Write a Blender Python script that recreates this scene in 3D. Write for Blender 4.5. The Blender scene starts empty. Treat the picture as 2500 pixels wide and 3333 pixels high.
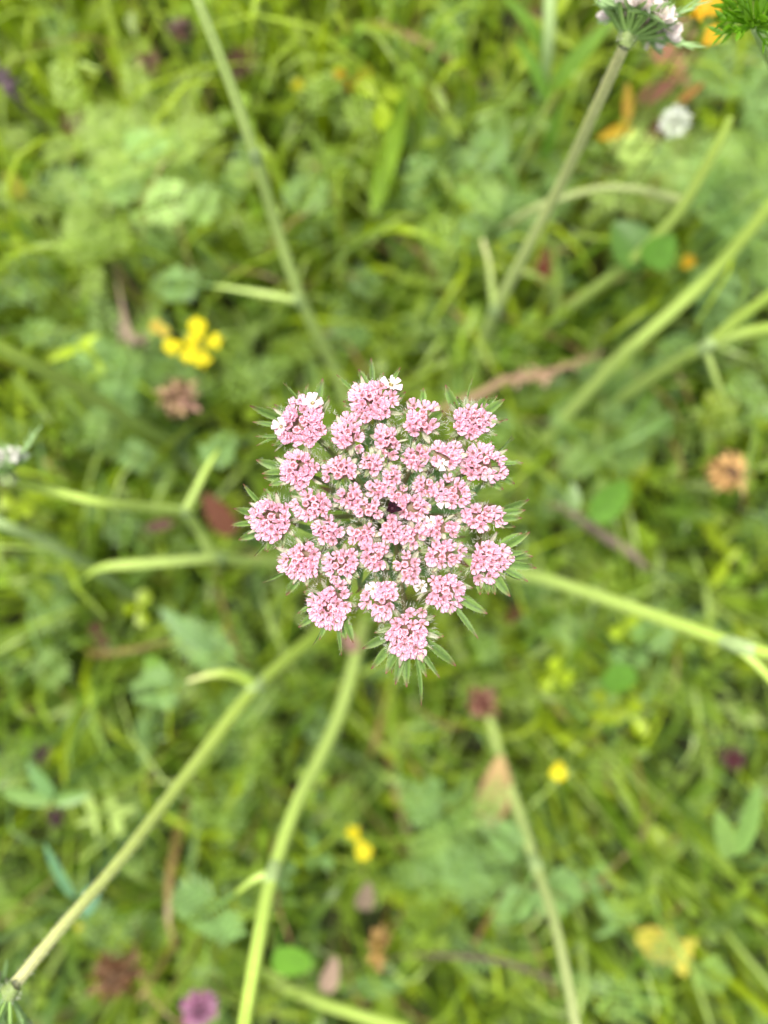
import bpy, math, random
import numpy as np
from mathutils import Vector, Matrix, Quaternion

random.seed(7)
RNG = np.random.default_rng(11)
R = math.radians
C = bpy.context.scene.collection
SC = bpy.context.scene

# ------------------------------------------------------------------ camera
CAM_Z = 0.60           # camera height above the soil (m)
TOP_Z = 0.400          # height of the pink flower head
FPX = 2507.0           # focal length in photo pixels (26 mm equivalent)
cam_d = bpy.data.cameras.new('camera')
cam = bpy.data.objects.new('camera', cam_d)
C.objects.link(cam)
cam.location = (0, 0, CAM_Z)
cam.rotation_euler = (0, 0, 0)          # straight down
cam_d.sensor_fit = 'HORIZONTAL'
cam_d.sensor_width = 24.0
cam_d.lens = 24.0 * FPX / 2500.0
cam_d.clip_start = 0.01
cam_d.clip_end = 200
cam_d.dof.use_dof = True
cam_d.dof.focus_distance = CAM_Z - TOP_Z + 0.002
cam_d.dof.aperture_fstop = 3.9
SC.camera = cam

# ------------------------------------------------------------------ sky, sun, exposure
SUN_EL, SUN_AZ = R(74), R(-35)          # high, soft, from the upper left
w = bpy.data.worlds.new('World')
SC.world = w
w.use_nodes = True
nt = w.node_tree
nt.nodes.clear()
sky = nt.nodes.new('ShaderNodeTexSky')
sky.sky_type = 'NISHITA'
sky.sun_disc = False
sky.sun_elevation = SUN_EL
sky.sun_rotation = SUN_AZ
sky.dust_density = 3.0
hs = nt.nodes.new('ShaderNodeHueSaturation')      # cloud cover: the blue goes to a near-neutral white
hs.inputs['Saturation'].default_value = 0.25
bg = nt.nodes.new('ShaderNodeBackground')
bg.inputs['Strength'].default_value = 0.10
wo = nt.nodes.new('ShaderNodeOutputWorld')
nt.links.new(sky.outputs[0], hs.inputs['Color'])
nt.links.new(hs.outputs[0], bg.inputs[0])
nt.links.new(bg.outputs[0], wo.inputs[0])
sun_d = bpy.data.lights.new('sun', 'SUN')
sun_d.energy = 1.5
sun_d.angle = R(14)
sun_d.color = (1.0, 0.95, 0.86)
sun = bpy.data.objects.new('sun', sun_d)
C.objects.link(sun)
sd = Vector((math.sin(SUN_AZ) * math.cos(SUN_EL), math.cos(SUN_AZ) * math.cos(SUN_EL), math.sin(SUN_EL)))
sun.rotation_euler = sd.to_track_quat('Z', 'Y').to_euler()
sun.location = sd * 3
SC.view_settings.view_transform = 'Standard'
SC.view_settings.look = 'None'
SC.view_settings.gamma = 1.0
SC.view_settings.use_curve_mapping = False
SC.view_settings.exposure = 1.47
SC.cycles.use_denoising = True
SC.cycles.max_bounces = 8
SC.cycles.diffuse_bounces = 4
SC.cycles.transmission_bounces = 4

# ------------------------------------------------------------------ helpers
def P(px, py, z):
    """photo pixel + height above the soil -> point in the meadow"""
    d = CAM_Z - z
    return Vector(((px - 1250.0) / FPX * d, -(py - 1666.5) / FPX * d, z))

def hx(s):
    c = [int(s[i:i + 2], 16) / 255 for i in (0, 2, 4)]
    return np.array([x / 12.92 if x <= 0.04045 else ((x + 0.055) / 1.055) ** 2.4 for x in c])

def lerp(a, b, t):
    return a + (b - a) * t

def sstep(a, b, x):
    t = min(1, max(0, (x - a) / (b - a)))
    return t * t * (3 - 2 * t)

class MB:
    """collects vertices, faces and vertex colours; one build() = one mesh"""
    def __init__(self):
        self.v, self.f, self.c = [], [], []
    def add(self, vs, fs, cs):
        o = len(self.v)
        self.v.extend(vs)
        self.f.extend([tuple(i + o for i in f) for f in fs])
        self.c.extend(cs)
    def grid(self, rows, cols_):
        """rows: list of equal-length lists of points"""
        n = len(rows[0])
        vs = [tuple(p) for r in rows for p in r]
        fs = [(i * n + j, i * n + j + 1, (i + 1) * n + j + 1, (i + 1) * n + j)
              for i in range(len(rows) - 1) for j in range(n - 1)]
        self.add(vs, fs, [tuple(c) for r in cols_ for c in r])
    def mesh(self, name, origin=(0, 0, 0), smooth=True):
        me = bpy.data.meshes.new(name)
        o = np.array(origin, dtype=float)
        v = np.array(self.v, dtype=float).reshape(-1, 3) - o
        me.from_pydata(v.tolist(), [], self.f)
        ca = me.color_attributes.new('Col', 'FLOAT_COLOR', 'POINT')
        c = np.ones((len(self.v), 4), dtype=np.float32)
        c[:, :3] = np.array(self.c, dtype=np.float32)[:, :3]
        ca.data.foreach_set('color', c.ravel())
        if smooth:
            me.polygons.foreach_set('use_smooth', np.ones(len(me.polygons), dtype=bool))
        me.update()
        return me

ORG = {}
def empty(name, loc, label=None, cat=None, group=None):
    o = bpy.data.objects.new(name, None)
    o.empty_display_size = 0.01
    o.location = loc
    C.objects.link(o)
    ORG[o.name] = Vector(loc)
    tag(o, label, cat, group)
    return o

def tag(o, label=None, cat=None, group=None, kind=None):
    if label: o['label'] = label
    if cat: o['category'] = cat
    if group: o['group'] = group
    if kind: o['kind'] = kind
    return o

def build(mb, name, mat, parent=None, kind=None, smooth=True):
    org = ORG[parent.name] if parent is not None else Vector((0, 0, 0))
    me = mb.mesh(name, org, smooth)
    me.materials.append(MAT[mat])
    o = bpy.data.objects.new(name, me)
    C.objects.link(o)
    if parent is not None: o.parent = parent
    ORG[o.name] = org
    if kind: o['kind'] = kind
    return o

def place(me, name, M, parent):
    """shared mesh, world matrix M"""
    o = bpy.data.objects.new(name, me)
    C.objects.link(o)
    o.parent = parent
    o.matrix_local = Matrix.Translation(-ORG[parent.name]) @ M
    return o

def copy_tree(o, parent=None):
    c = o.copy()
    C.objects.link(c)
    c.parent = parent
    for ch in o.children:
        copy_tree(ch, c)
    return c

def bez(p0, p1, p2, n):
    return [p0 * (1 - t) ** 2 + p1 * 2 * t * (1 - t) + p2 * t * t for t in [i / n for i in range(n + 1)]]

def smooth_path(pts, n=6):
    """Catmull-Rom through rows of numbers"""
    a = [np.array(p, dtype=float) for p in pts]
    a = [2 * a[0] - a[1]] + a + [2 * a[-1] - a[-2]]
    out = []
    for i in range(1, len(a) - 2):
        for k in range(n):
            t = k / n
            out.append(0.5 * ((2 * a[i]) + (-a[i - 1] + a[i + 1]) * t + (2 * a[i - 1] - 5 * a[i] + 4 * a[i + 1] - a[i + 2]) * t * t
                              + (-a[i - 1] + 3 * a[i] - 3 * a[i + 1] + a[i + 2]) * t ** 3))
    out.append(a[-2])
    return out

def tube(mb, pts, rad, col, n=8, ridge=0.0, cap=True, jit=0.0):
    """tapered tube; rad and col may be lists; ridge = depth of the lengthwise ribs"""
    m = len(pts)
    pts = [Vector(p) for p in pts]
    rad = rad if hasattr(rad, '__len__') else [rad] * m
    col = col if isinstance(col, list) else [col] * m
    up = None
    rows, cs = [], []
    for i in range(m):
        t = (pts[min(i + 1, m - 1)] - pts[max(i - 1, 0)]).normalized()
        if up is None:
            up = t.orthogonal().normalized()
        up = (up - t * up.dot(t)).normalized()
        sd_ = t.cross(up)
        row, cr = [], []
        for k in range(n + 1):
            a = 2 * math.pi * (k % n) / n
            q = 1 - ridge * (k % 2)
            r = rad[i] * q
            row.append(pts[i] + (up * math.cos(a) + sd_ * math.sin(a)) * r)
            cr.append(np.array(col[i]) * (1 - 1.2 * ridge * (k % 2)) * (1 + jit * random.uniform(-1, 1)))
        rows.append(row); cs.append(cr)
    mb.grid(rows, cs)
    if cap:
        b = len(mb.v) - (n + 1)
        mb.f.append(tuple(b + k for k in range(n)))

def leaf(mb, base, tip, width, col, normal=Vector((0, 0, 1)), droop=0.0, fold=0.25, n=7, shape='lance', tipcol=None, edge=None, vein=None, curl=0.0):
    """a leaf blade from base to tip with a fold along its midrib"""
    base, tip = Vector(base), Vector(tip)
    ax = tip - base
    L = ax.length
    d = ax.normalized()
    s = d.cross(normal)
    if s.length < 1e-5: s = d.orthogonal()
    s.normalize()
    nn = s.cross(d).normalized()
    rows, cs = [], []
    col = np.array(col)
    for i in range(n + 1):
        u = i / n
        if shape == 'lance':
            w_ = (math.sin(math.pi * min(1, (u * 0.97 + 0.03) ** 0.8))) ** 0.85
        elif shape == 'ovate':
            w_ = math.sin(math.pi * (u * 0.96 + 0.02) ** 0.75) ** 0.6
        elif shape == 'obov':
            w_ = math.sin(math.pi * (u * 0.93 + 0.02) ** 1.5) ** 0.7
        else:
            w_ = (1 - u) ** 0.45 * min(1, 0.55 + 2 * u)
        w_ = max(0.0, w_) * width * 0.5
        c = base + ax * u + nn * (-droop * L * u * u + curl * L * math.sin(math.pi * u))
        e = nn * (fold * w_)
        rows.append([c - s * w_ + e, c - s * w_ * 0.5 + e * 0.35, c, c + s * w_ * 0.5 + e * 0.35, c + s * w_ + e])
        cm = col
        ce = col if edge is None else np.array(edge)
        cv = col * 0.9 if vein is None else np.array(vein)
        if tipcol is not None:
            k = sstep(0.72, 0.95, u)
            cm = lerp(cm, np.array(tipcol), k); ce = lerp(ce, np.array(tipcol), k); cv = lerp(cv, np.array(tipcol), k)
        cs.append([ce, cm, cv, cm, ce])
    mb.grid(rows, cs)

def hairs(mb, pts, dirs, lens, wd, col):
    for p, d, l in zip(pts, dirs, lens):
        d = Vector(d).normalized()
        s = d.orthogonal().normalized()
        s.rotate(Quaternion(d, random.uniform(0, 6.28)))
        p = Vector(p)
        mb.add([tuple(p - s * wd), tuple(p + s * wd), tuple(p + d * l)], [(0, 1, 2)], [tuple(col)] * 3)

# ------------------------------------------------------------------ materials
MAT = {}
def material(name, rough=0.5, spec=0.35, trans=0.3, tint=(1.0, 1.0, 1.0), noise=0.15, nscale=600.0, rnd=0.0, bump=0.0, sheen=0.0):
    m = bpy.data.materials.new(name)
    m.use_nodes = True
    t = m.node_tree
    t.nodes.clear()
    out = t.nodes.new('ShaderNodeOutputMaterial')
    at = t.nodes.new('ShaderNodeAttribute'); at.attribute_name = 'Col'
    geo = t.nodes.new('ShaderNodeNewGeometry')
    nz = t.nodes.new('ShaderNodeTexNoise'); nz.inputs['Scale'].default_value = nscale; nz.inputs['Detail'].default_value = 3
    t.links.new(geo.outputs['Position'], nz.inputs['Vector'])
    mr = t.nodes.new('ShaderNodeMapRange')
    mr.inputs['From Min'].default_value = 0.25; mr.inputs['From Max'].default_value = 0.75
    mr.inputs['To Min'].default_value = 1 - noise; mr.inputs['To Max'].default_value = 1 + noise
    t.links.new(nz.outputs['Fac'], mr.inputs['Value'])
    val = mr.outputs[0]
    oi = t.nodes.new('ShaderNodeObjectInfo')
    if rnd:
        m2 = t.nodes.new('ShaderNodeMapRange')
        m2.inputs['To Min'].default_value = 1 - rnd; m2.inputs['To Max'].default_value = 1 + rnd
        t.links.new(oi.outputs['Random'], m2.inputs['Value'])
        mm = t.nodes.new('ShaderNodeMath'); mm.operation = 'MULTIPLY'
        t.links.new(val, mm.inputs[0]); t.links.new(m2.outputs[0], mm.inputs[1])
        val = mm.outputs[0]
    vm = t.nodes.new('ShaderNodeVectorMath'); vm.operation = 'SCALE'
    t.links.new(at.outputs['Color'], vm.inputs[0]); t.links.new(val, vm.inputs['Scale'])
    bs = t.nodes.new('ShaderNodeBsdfPrincipled')
    bs.inputs['Roughness'].default_value = rough
    bs.inputs['Specular IOR Level'].default_value = spec
    if sheen:
        bs.inputs['Sheen Weight'].default_value = sheen
        bs.inputs['Sheen Roughness'].default_value = 0.4
    t.links.new(vm.outputs[0], bs.inputs['Base Color'])
    if bump:
        bp = t.nodes.new('ShaderNodeBump'); bp.inputs['Strength'].default_value = bump; bp.inputs['Distance'].default_value = 0.0004
        t.links.new(nz.outputs['Fac'], bp.inputs['Height']); t.links.new(bp.outputs[0], bs.inputs['Normal'])
    last = bs.outputs[0]
    if trans:
        tr = t.nodes.new('ShaderNodeBsdfTranslucent')
        tm = t.nodes.new('ShaderNodeVectorMath'); tm.operation = 'MULTIPLY'
        tm.inputs[1].default_value = tint
        t.links.new(vm.outputs[0], tm.inputs[0]); t.links.new(tm.outputs[0], tr.inputs['Color'])
        mx = t.nodes.new('ShaderNodeMixShader'); mx.inputs[0].default_value = trans
        t.links.new(bs.outputs[0], mx.inputs[1]); t.links.new(tr.outputs[0], mx.inputs[2])
        last = mx.outputs[0]
    t.links.new(last, out.inputs['Surface'])
    MAT[name] = m

material('leaf_green', 0.42, 0.5, 0.38, (1.25, 1.25, 0.7), 0.18, 250, rnd=0.12)
material('stem_green', 0.5, 0.3, 0.0, noise=0.16, nscale=700, sheen=0.0)
material('petal_pink', 0.5, 0.3, 0.32, (1.05, 0.95, 1.0), 0.07, 1500, rnd=0.12)
material('bract_green', 0.5, 0.35, 0.25, (1.2, 1.2, 0.7), 0.22, 1800, rnd=0.12, bump=0.3)
material('hair_white', 0.4, 0.4, 0.4, noise=0.0)
material('dark_petal', 0.6, 0.12, 0.05, noise=0.2, nscale=2000)
material('dry_matter', 0.7, 0.2, 0.2, (1.1, 1.0, 0.8), 0.25, 500, rnd=0.1)
material('petal_yellow', 0.5, 0.3, 0.3, (1.1, 1.0, 0.5), 0.12, 400, rnd=0.06)
material('petal_white', 0.55, 0.25, 0.3, (1, 1, 1), 0.06, 500)

# soil: dark earth with moss and litter
def soil_material():
    m = bpy.data.materials.new('soil'); m.use_nodes = True
    t = m.node_tree; bs = t.nodes['Principled BSDF']
    geo = t.nodes.new('ShaderNodeNewGeometry')
    n1 = t.nodes.new('ShaderNodeTexNoise'); n1.inputs['Scale'].default_value = 18; n1.inputs['Detail'].default_value = 6
    n2 = t.nodes.new('ShaderNodeTexNoise'); n2.inputs['Scale'].default_value = 120; n2.inputs['Detail'].default_value = 5
    r1 = t.nodes.new('ShaderNodeValToRGB')
    r1.color_ramp.elements[0].position = 0.35; r1.color_ramp.elements[0].color = (0.022, 0.018, 0.009, 1)
    r1.color_ramp.elements[1].position = 0.65; r1.color_ramp.elements[1].color = (0.030, 0.048, 0.008, 1)
    r2 = t.nodes.new('ShaderNodeValToRGB')
    r2.color_ramp.elements[0].color = (0.5, 0.5, 0.5, 1); r2.color_ramp.elements[1].color = (1.5, 1.4, 1.2, 1)
    mx = t.nodes.new('ShaderNodeVectorMath'); mx.operation = 'MULTIPLY'
    for n in (n1, n2): t.links.new(geo.outputs['Position'], n.inputs['Vector'])
    t.links.new(n1.outputs['Fac'], r1.inputs[0]); t.links.new(n2.outputs['Fac'], r2.inputs[0])
    t.links.new(r1.outputs[0], mx.inputs[0]); t.links.new(r2.outputs[0], mx.inputs[1])
    t.links.new(mx.outputs[0], bs.inputs['Base Color'])
    bs.inputs['Roughness'].default_value = 0.9
    bp = t.nodes.new('ShaderNodeBump'); bp.inputs['Strength'].default_value = 0.8; bp.inputs['Distance'].default_value = 0.01
    t.links.new(n2.outputs['Fac'], bp.inputs['Height']); t.links.new(bp.outputs[0], bs.inputs['Normal'])
    MAT['soil'] = m
soil_material()

# ------------------------------------------------------------------ ground
g = MB()
N = 40
xs = np.concatenate([-np.geomspace(60, 1.2, 10), np.linspace(-1.0, 1.0, N), np.geomspace(1.2, 60, 10)])
rows = [[(x, y, 0.006 * math.sin(x * 13 + 1) * math.cos(y * 11) if max(abs(x), abs(y)) < 1.1 else 0.0) for x in xs] for y in xs]
g.grid(rows, [[(0.1, 0.1, 0.1)] * len(xs)] * len(xs))
ground = build(g, 'ground', 'soil')
ground['kind'] = 'structure'

# ================================================================== meadow fill (uncountable ground cover)
YEL = hx('B0C824'); MID = hx('8CA82E'); DEEP = hx('6C8E20'); BLUE = hx('82A65C'); PALE = hx('B8D070'); OLIVE = hx('8A8F30')
GS = 0.86
def green(x, y, kind=None):
    """leaf colour at this spot: mixed greens, yellower towards the upper left"""
    k = random.random()
    yl = sstep(-0.02, 0.30, y * 0.9 - x * 0.45 + random.uniform(-0.12, 0.12))
    base = MID if k < 0.40 else DEEP if k < 0.60 else BLUE if k < 0.74 else YEL if k < 0.93 else PALE
    c = lerp(base, YEL, 0.95 * yl * random.random() ** 0.4)
    return c * GS * random.uniform(0.65, 1.18)

def cover_h(x, y):
    """height of the herb layer: a hollow round the tall carrot, fuller outside"""
    r = math.hypot(x + 0.01, y)
    return 0.050 + (0.10 + 0.03 * sstep(-0.1, 0.3, y - x * .5)) * sstep(0.03, 0.28, r) + 0.02 * math.sin(x * 23 + y * 9) + 0.015 * math.sin(y * 31 - x * 14)

XR, YR = 0.62, 0.72
def spot():
    while True:
        x, y = random.gauss(0, 0.30), random.gauss(0, 0.36)
        if random.random() < 0.35: x, y = random.uniform(-XR, XR), random.uniform(-YR, YR)
        if abs(x) < XR and abs(y) < YR: return x, y

def rdir(el0=-0.3, el1=0.6):
    a = random.uniform(0, 2 * math.pi); e = random.uniform(el0, el1)
    return Vector((math.cos(a) * math.cos(e), math.sin(a) * math.cos(e), math.sin(e)))

# grass
gm = MB()
for i in range(5600):
    x, y = spot()
    h = max(0.04, cover_h(x, y)) * random.uniform(0.6, 1.35)
    L = random.uniform(0.02, 0.10) if i % 5 else random.uniform(0.06, 0.16)
    a = random.uniform(0, 6.283)
    d = Vector((math.cos(a), math.sin(a), 0))
    p0 = Vector((x, y, 0)); p2 = p0 + d * L + Vector((0, 0, h * random.uniform(0.55, 1.0))); p1 = p0 + d * L * 0.25 + Vector((0, 0, h * 1.1))
    pts = bez(p0, p1, p2, 5)
    wd = random.uniform(0.0006, 0.0018) if i % 4 else random.uniform(0.0018, 0.0038)
    s = d.cross(Vector((0, 0, 1)))
    s.rotate(Quaternion(d, random.uniform(-0.7, 0.7)))
    c = green(x, y) if random.random() < 0.86 else hx('B79A62') * 0.7 if random.random() < 0.4 else PALE * GS * random.uniform(0.9, 1.2)
    rows = []; cs = []
    for k, p in enumerate(pts):
        ww = wd * (1 - (k / 5) ** 2.2) + 0.0001
        rows.append([p - s * ww, p + s * ww]); cs.append([c, c * 1.08])
    gm.grid(rows, cs)
tag(build(gm, 'meadow_grass', 'leaf_green'), 'fine green grass blades arching all through the meadow', 'grass', kind='stuff')

# clover and medick ground cover
def trifoliate(mb, c, size, col, up, parts=None):
    a0 = random.uniform(0, 6.283)
    q = up.to_track_quat('Z', 'Y')
    for k in range(3):
        a = a0 + k * 2.094 + random.uniform(-0.15, 0.15)
        d = Vector((math.cos(a), math.sin(a), random.uniform(-0.25, 0.25))); d.rotate(q)
        m_ = mb if parts is None else MB()
        leaf(m_, c + d * size * 0.05, c + d * size, size * random.uniform(0.72, 0.95), np.array(col) * random.uniform(0.9, 1.12), up, droop=random.uniform(-0.1, 0.4), fold=random.uniform(0.1, 0.8), n=4, shape='obov')
        if parts is not None: parts.append(m_)

cm_ = MB()
for i in range(1500):
    x, y = spot()
    h = max(0.015, cover_h(x, y) * random.uniform(0.15, 1.0))
    c = lerp(DEEP, MID, random.random()) * GS * random.uniform(0.7, 1.25)
    up = (Vector((0, 0, 1)) + rdir(-0.2, 0.2) * random.uniform(0.2, 1.1)).normalized()
    sz = random.uniform(0.005, 0.012)
    ctr = Vector((x, y, h))
    trifoliate(cm_, ctr, sz, c, up)
    if h > 0.05:
        ft = Vector((x + random.uniform(-.02, .02), y + random.uniform(-.02, .02), 0))
        tube(cm_, [ft, lerp(ft, ctr, 0.6), ctr], 0.0006, c * 0.9, n=3, cap=False)
tag(build(cm_, 'clover_cover', 'leaf_green'), 'low carpet of small round clover leaves under everything', 'clover leaves', kind='stuff')

# lance leaves
lm = MB()
for i in range(2200):
    x, y = spot()
    h = max(0.02, cover_h(x, y) * random.uniform(0.15, 0.9))
    d = rdir(-0.15, 0.9)
    L = random.uniform(0.02, 0.065)
    b = Vector((x, y, h * 0.5))
    c = green(x, y)
    leaf(lm, b, b + d * L, L * random.uniform(0.14, 0.34), c, droop=random.uniform(0, 0.4), fold=random.uniform(0.1, 0.6), n=5)
tag(build(lm, 'herb_leaves', 'leaf_green'), 'narrow pointed herb leaves crowded low among the grass', 'herb leaves', kind='stuff')

# feathery carrot / yarrow leaves
def feather(mb, base, tip, width, col, lift=0.2, pairs=9, sub=4, parts=None, up=Vector((0, 0, 1))):
    """twice-divided leaf: a rachis with pinnae, each pinna with narrow segments"""
    base, tip = Vector(base), Vector(tip)
    L = (tip - base).length
    mid = (base + tip) / 2 + up * L * lift
    path = bez(base, mid, tip, 10)
    tube(mb, path, [lerp(0.0009, 0.0003, i / 10) * (L / 0.06) for i in range(11)], np.array(col) * 1.15, n=4, cap=False)
    for k in range(pairs):
        u = 0.22 + 0.76 * k / pairs
        i = int(u * 10); f = u * 10 - i
        p = path[i].lerp(path[min(10, i + 1)], f)
        t = (path[min(10, i + 1)] - path[i]).normalized()
        s = t.cross(up).normalized()
        pl = width * 0.5 * math.sin(math.pi * (0.25 + 0.72 * u)) * random.uniform(0.85, 1.15)
        for sg in (-1, 1):
            m_ = mb if parts is None else MB()
            d = (s * sg + t * 0.7 + up * random.uniform(-0.25, 0.25)).normalized()
            e = p + d * pl
            cc = np.array(col) * random.uniform(0.85, 1.2)
            leaf(m_, p, e, pl * 0.10, cc, up, n=2, fold=0.2)
            for j in range(sub):
                q = p.lerp(e, 0.25 + 0.7 * j / sub)
                for sj in (-1, 1):
                    dd = (d + d.cross(up).normalized() * sj * 1.1 + up * random.uniform(-0.3, 0.3)).normalized()
                    leaf(m_, q, q + dd * pl * random.uniform(0.28, 0.42) * (1.1 - 0.5 * j / sub), pl * 0.09, cc, up, n=2, fold=0.2)
            if parts is not None: parts.append(m_)

fm = MB()
for i in range(520):
    x, y = spot()
    if abs(x) > 0.45 or abs(y) > 0.55: continue
    h = max(0.03, cover_h(x, y) * random.uniform(0.5, 1.1))
    a = random.uniform(0, 6.283); L = random.uniform(0.03, 0.065)
    b = Vector((x, y, h)); d = Vector((math.cos(a), math.sin(a), random.uniform(-0.4, 0.3)))
    c = lerp(BLUE, MID, random.random()) * GS * random.uniform(0.85, 1.3)
    feather(fm, b, b + d * L, L * 0.55, c, pairs=6, sub=2)
for (cx, cy, sx, sy, cnt, z0, cl) in ((430, 600, 190, 170, 70, .15, lerp(PALE, MID, .45)), (2430, 640, 110, 330, 70, .165, BLUE), (1560, 640, 170, 180, 45, .12, BLUE), (2140, 560, 120, 110, 30, .15, PALE), (400, 1260, 120, 90, 30, .13, BLUE), (1960, 1330, 160, 160, 40, .10, BLUE), (1500, 2800, 160, 160, 35, .14, BLUE)):
    for i in range(cnt):
        z = z0 * random.uniform(0.7, 1.15)
        b = P(random.gauss(cx, sx * .6), random.gauss(cy, sy * .6), z)
        a = random.uniform(0, 6.283); L = random.uniform(0.02, 0.045)
        feather(fm, b, b + Vector((math.cos(a), math.sin(a), random.uniform(-0.4, 0.5))) * L, L * 0.6, lerp(cl, MID, random.random() * .5) * GS * random.uniform(0.8, 1.25), pairs=6, sub=3)
tag(build(fm, 'feathery_foliage', 'leaf_green'), 'finely divided feathery carrot foliage low among the grass', 'foliage', kind='stuff')

# ================================================================== the pink wild carrot
S = 2500 / 1659.0
HUB_PX = (1275, 1672)
HUBZ = TOP_Z - 0.030
CTR = (1277.0, 1655.0)
DAUC = [  # umbellets in the photo: centre x, y, width, height (overview pixels)
 (806,866,112,108),(655,916,132,118),(752,938,66,86),(838,950,66,70),(910,907,80,82),(1018,908,98,90),(646,1016,102,80),
 (736,1016,76,64),(804,1001,50,58),(848,1027,42,48),(898,987,58,60),(960,985,90,62),(1040,1003,108,84),(818,1055,56,44),
 (755,1074,66,54),(674,1092,88,64),(586,1125,98,106),(796,1099,70,48),(917,1049,54,46),(864,1067,52,38),(891,1097,76,58),
 (842,1143,62,64),(892,1157,54,56),(781,1152,62,58),(952,1140,88,50),(812,1202,60,76),(880,1224,56,72),(957,1199,86,70),
 (975,1065,100,66),(1040,1118,102,54),(1057,1210,102,92),(709,1149,72,60),(737,1219,84,76),(651,1212,98,86),(714,1308,100,104),
 (826,1294,76,98),(957,1276,96,88),(882,1372,112,116)]
WHITE = [(600,914),(684,858),(856,826),(1050,1032),(955,1008),(932,1130),(806,1252),(962,1088),(922,1258)]
TIPS = [(1208,2178),(1256,2194),(1275,2193),(1287,2229),(1324,2237),(1371,2298),(1389,2204),(1432,2207),(1485,2168),(1179,2112),(1150,2093),
 (922,1246),(997,1255),(1003,1248),(1051,1231),(1072,1287),(893,1316),(813,1320),(865,1322),(822,1373),(831,1420),(883,1450),(1095,1219),
 (1167,1201),(1208,1165),(1249,1213),(1116,1307),(834,1451),(834,1497),(852,1542),(858,1555),(875,1580),(792,1575),(858,1590),(760,1655),
 (1304,1195),(1312,1263),(1321,1275),(1378,1262),(1450,1252),(1443,1337),(1488,1290),(1478,1308),(1539,1230),(1586,1289),(1619,1287),
 (1643,1299),(1654,1365),(1639,1368),(1669,1415),(1675,1424),(1685,1507),(1704,1507),(1676,1575),(1639,1593),(1723,1625),(750,1710),
 (776,1757),(797,1761),(827,1811),(870,1798),(854,1897),(931,1938),(937,1933),(988,1926),(968,1997),(971,2042),(1017,2101),(1039,2084),
 (1112,2135),(1127,2084),(1710,1660),(1699,1686),(1725,1731),(1678,1715),(1700,1734),(1735,1811),(1719,1795),(1738,1840),(1747,1849),
 (1694,1887),(1719,1893),(1661,1942),(1612,1936),(1590,1936),(1563,1936),(1559,1971),(1587,1998),(1557,2079),(1446,2072)]

DEEPROSE = hx('C04C7C'); ROSE = hx('F9A4D0'); PALEP = hx('FFEEF7'); SALM = hx('E8AEA4'); CREAM = hx('EFE6D2')

def petal(mb, ang, length, halfw, h, curl, tone, seed, lip=0.12):
    """one inflexed petal: two rounded ridges with a groove between them, the tip rolled in"""
    rs = random.Random(seed)
    ca, sa = math.cos(ang), math.sin(ang)
    us = (0.0, 0.3, 0.55, 0.8, 1.0)
    vs = (-1, -0.62, -0.27, 0, 0.27, 0.62, 1)
    rows, cs = [], []
    for u in us:
        w_ = halfw * (0.35, 0.8, 1.0, 0.92, 0.45)[us.index(u)]
        r = 0.04 + length * math.sin(math.pi * (0.06 + (0.42 + 0.34 * curl) * u)) / math.sin(math.pi * min(0.5, 0.48 + 0.34 * curl))
        z = h * (1 - math.cos(math.pi * min(1, u * 1.05))) * 0.5 - 0.18 * h * sstep(0.75, 1, u)
        row, cr = [], []
        for v in vs:
            a = abs(v)
            zz = z + lip * math.sin(math.pi * min(1, a * 1.1)) * (0.4 + 0.6 * u) - 0.30 * a ** 3 * h - (0.15 if v == 0 else 0) * (0.3 + u)
            rr = r - 0.06 * a * a
            x, y = rr, v * w_
            row.append((x * ca - y * sa, x * sa + y * ca, zz))
            if a == 0: c = lerp(DEEPROSE, ROSE, 0.25 + 0.35 * rs.random())
            elif a < 0.4: c = lerp(ROSE, PALEP, 0.85 if u > 0.2 else 0.2)
            elif a < 0.8: c = lerp(ROSE, PALEP, 0.12 + 0.3 * u)
            else: c = lerp(lerp(SALM, ROSE, 0.6), PALEP, 0.7 * u)
            c = lerp(c, lerp(SALM, DEEPROSE, 0.45), max(0, 0.65 * (1 - u * 1.9)))  # salmon base; the shade down there is put into the colour as well
            cr.append(lerp(c, np.array(tone[0]), tone[1]))
        rows.append(row); cs.append(cr)
    mb.grid(rows, cs)

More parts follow.
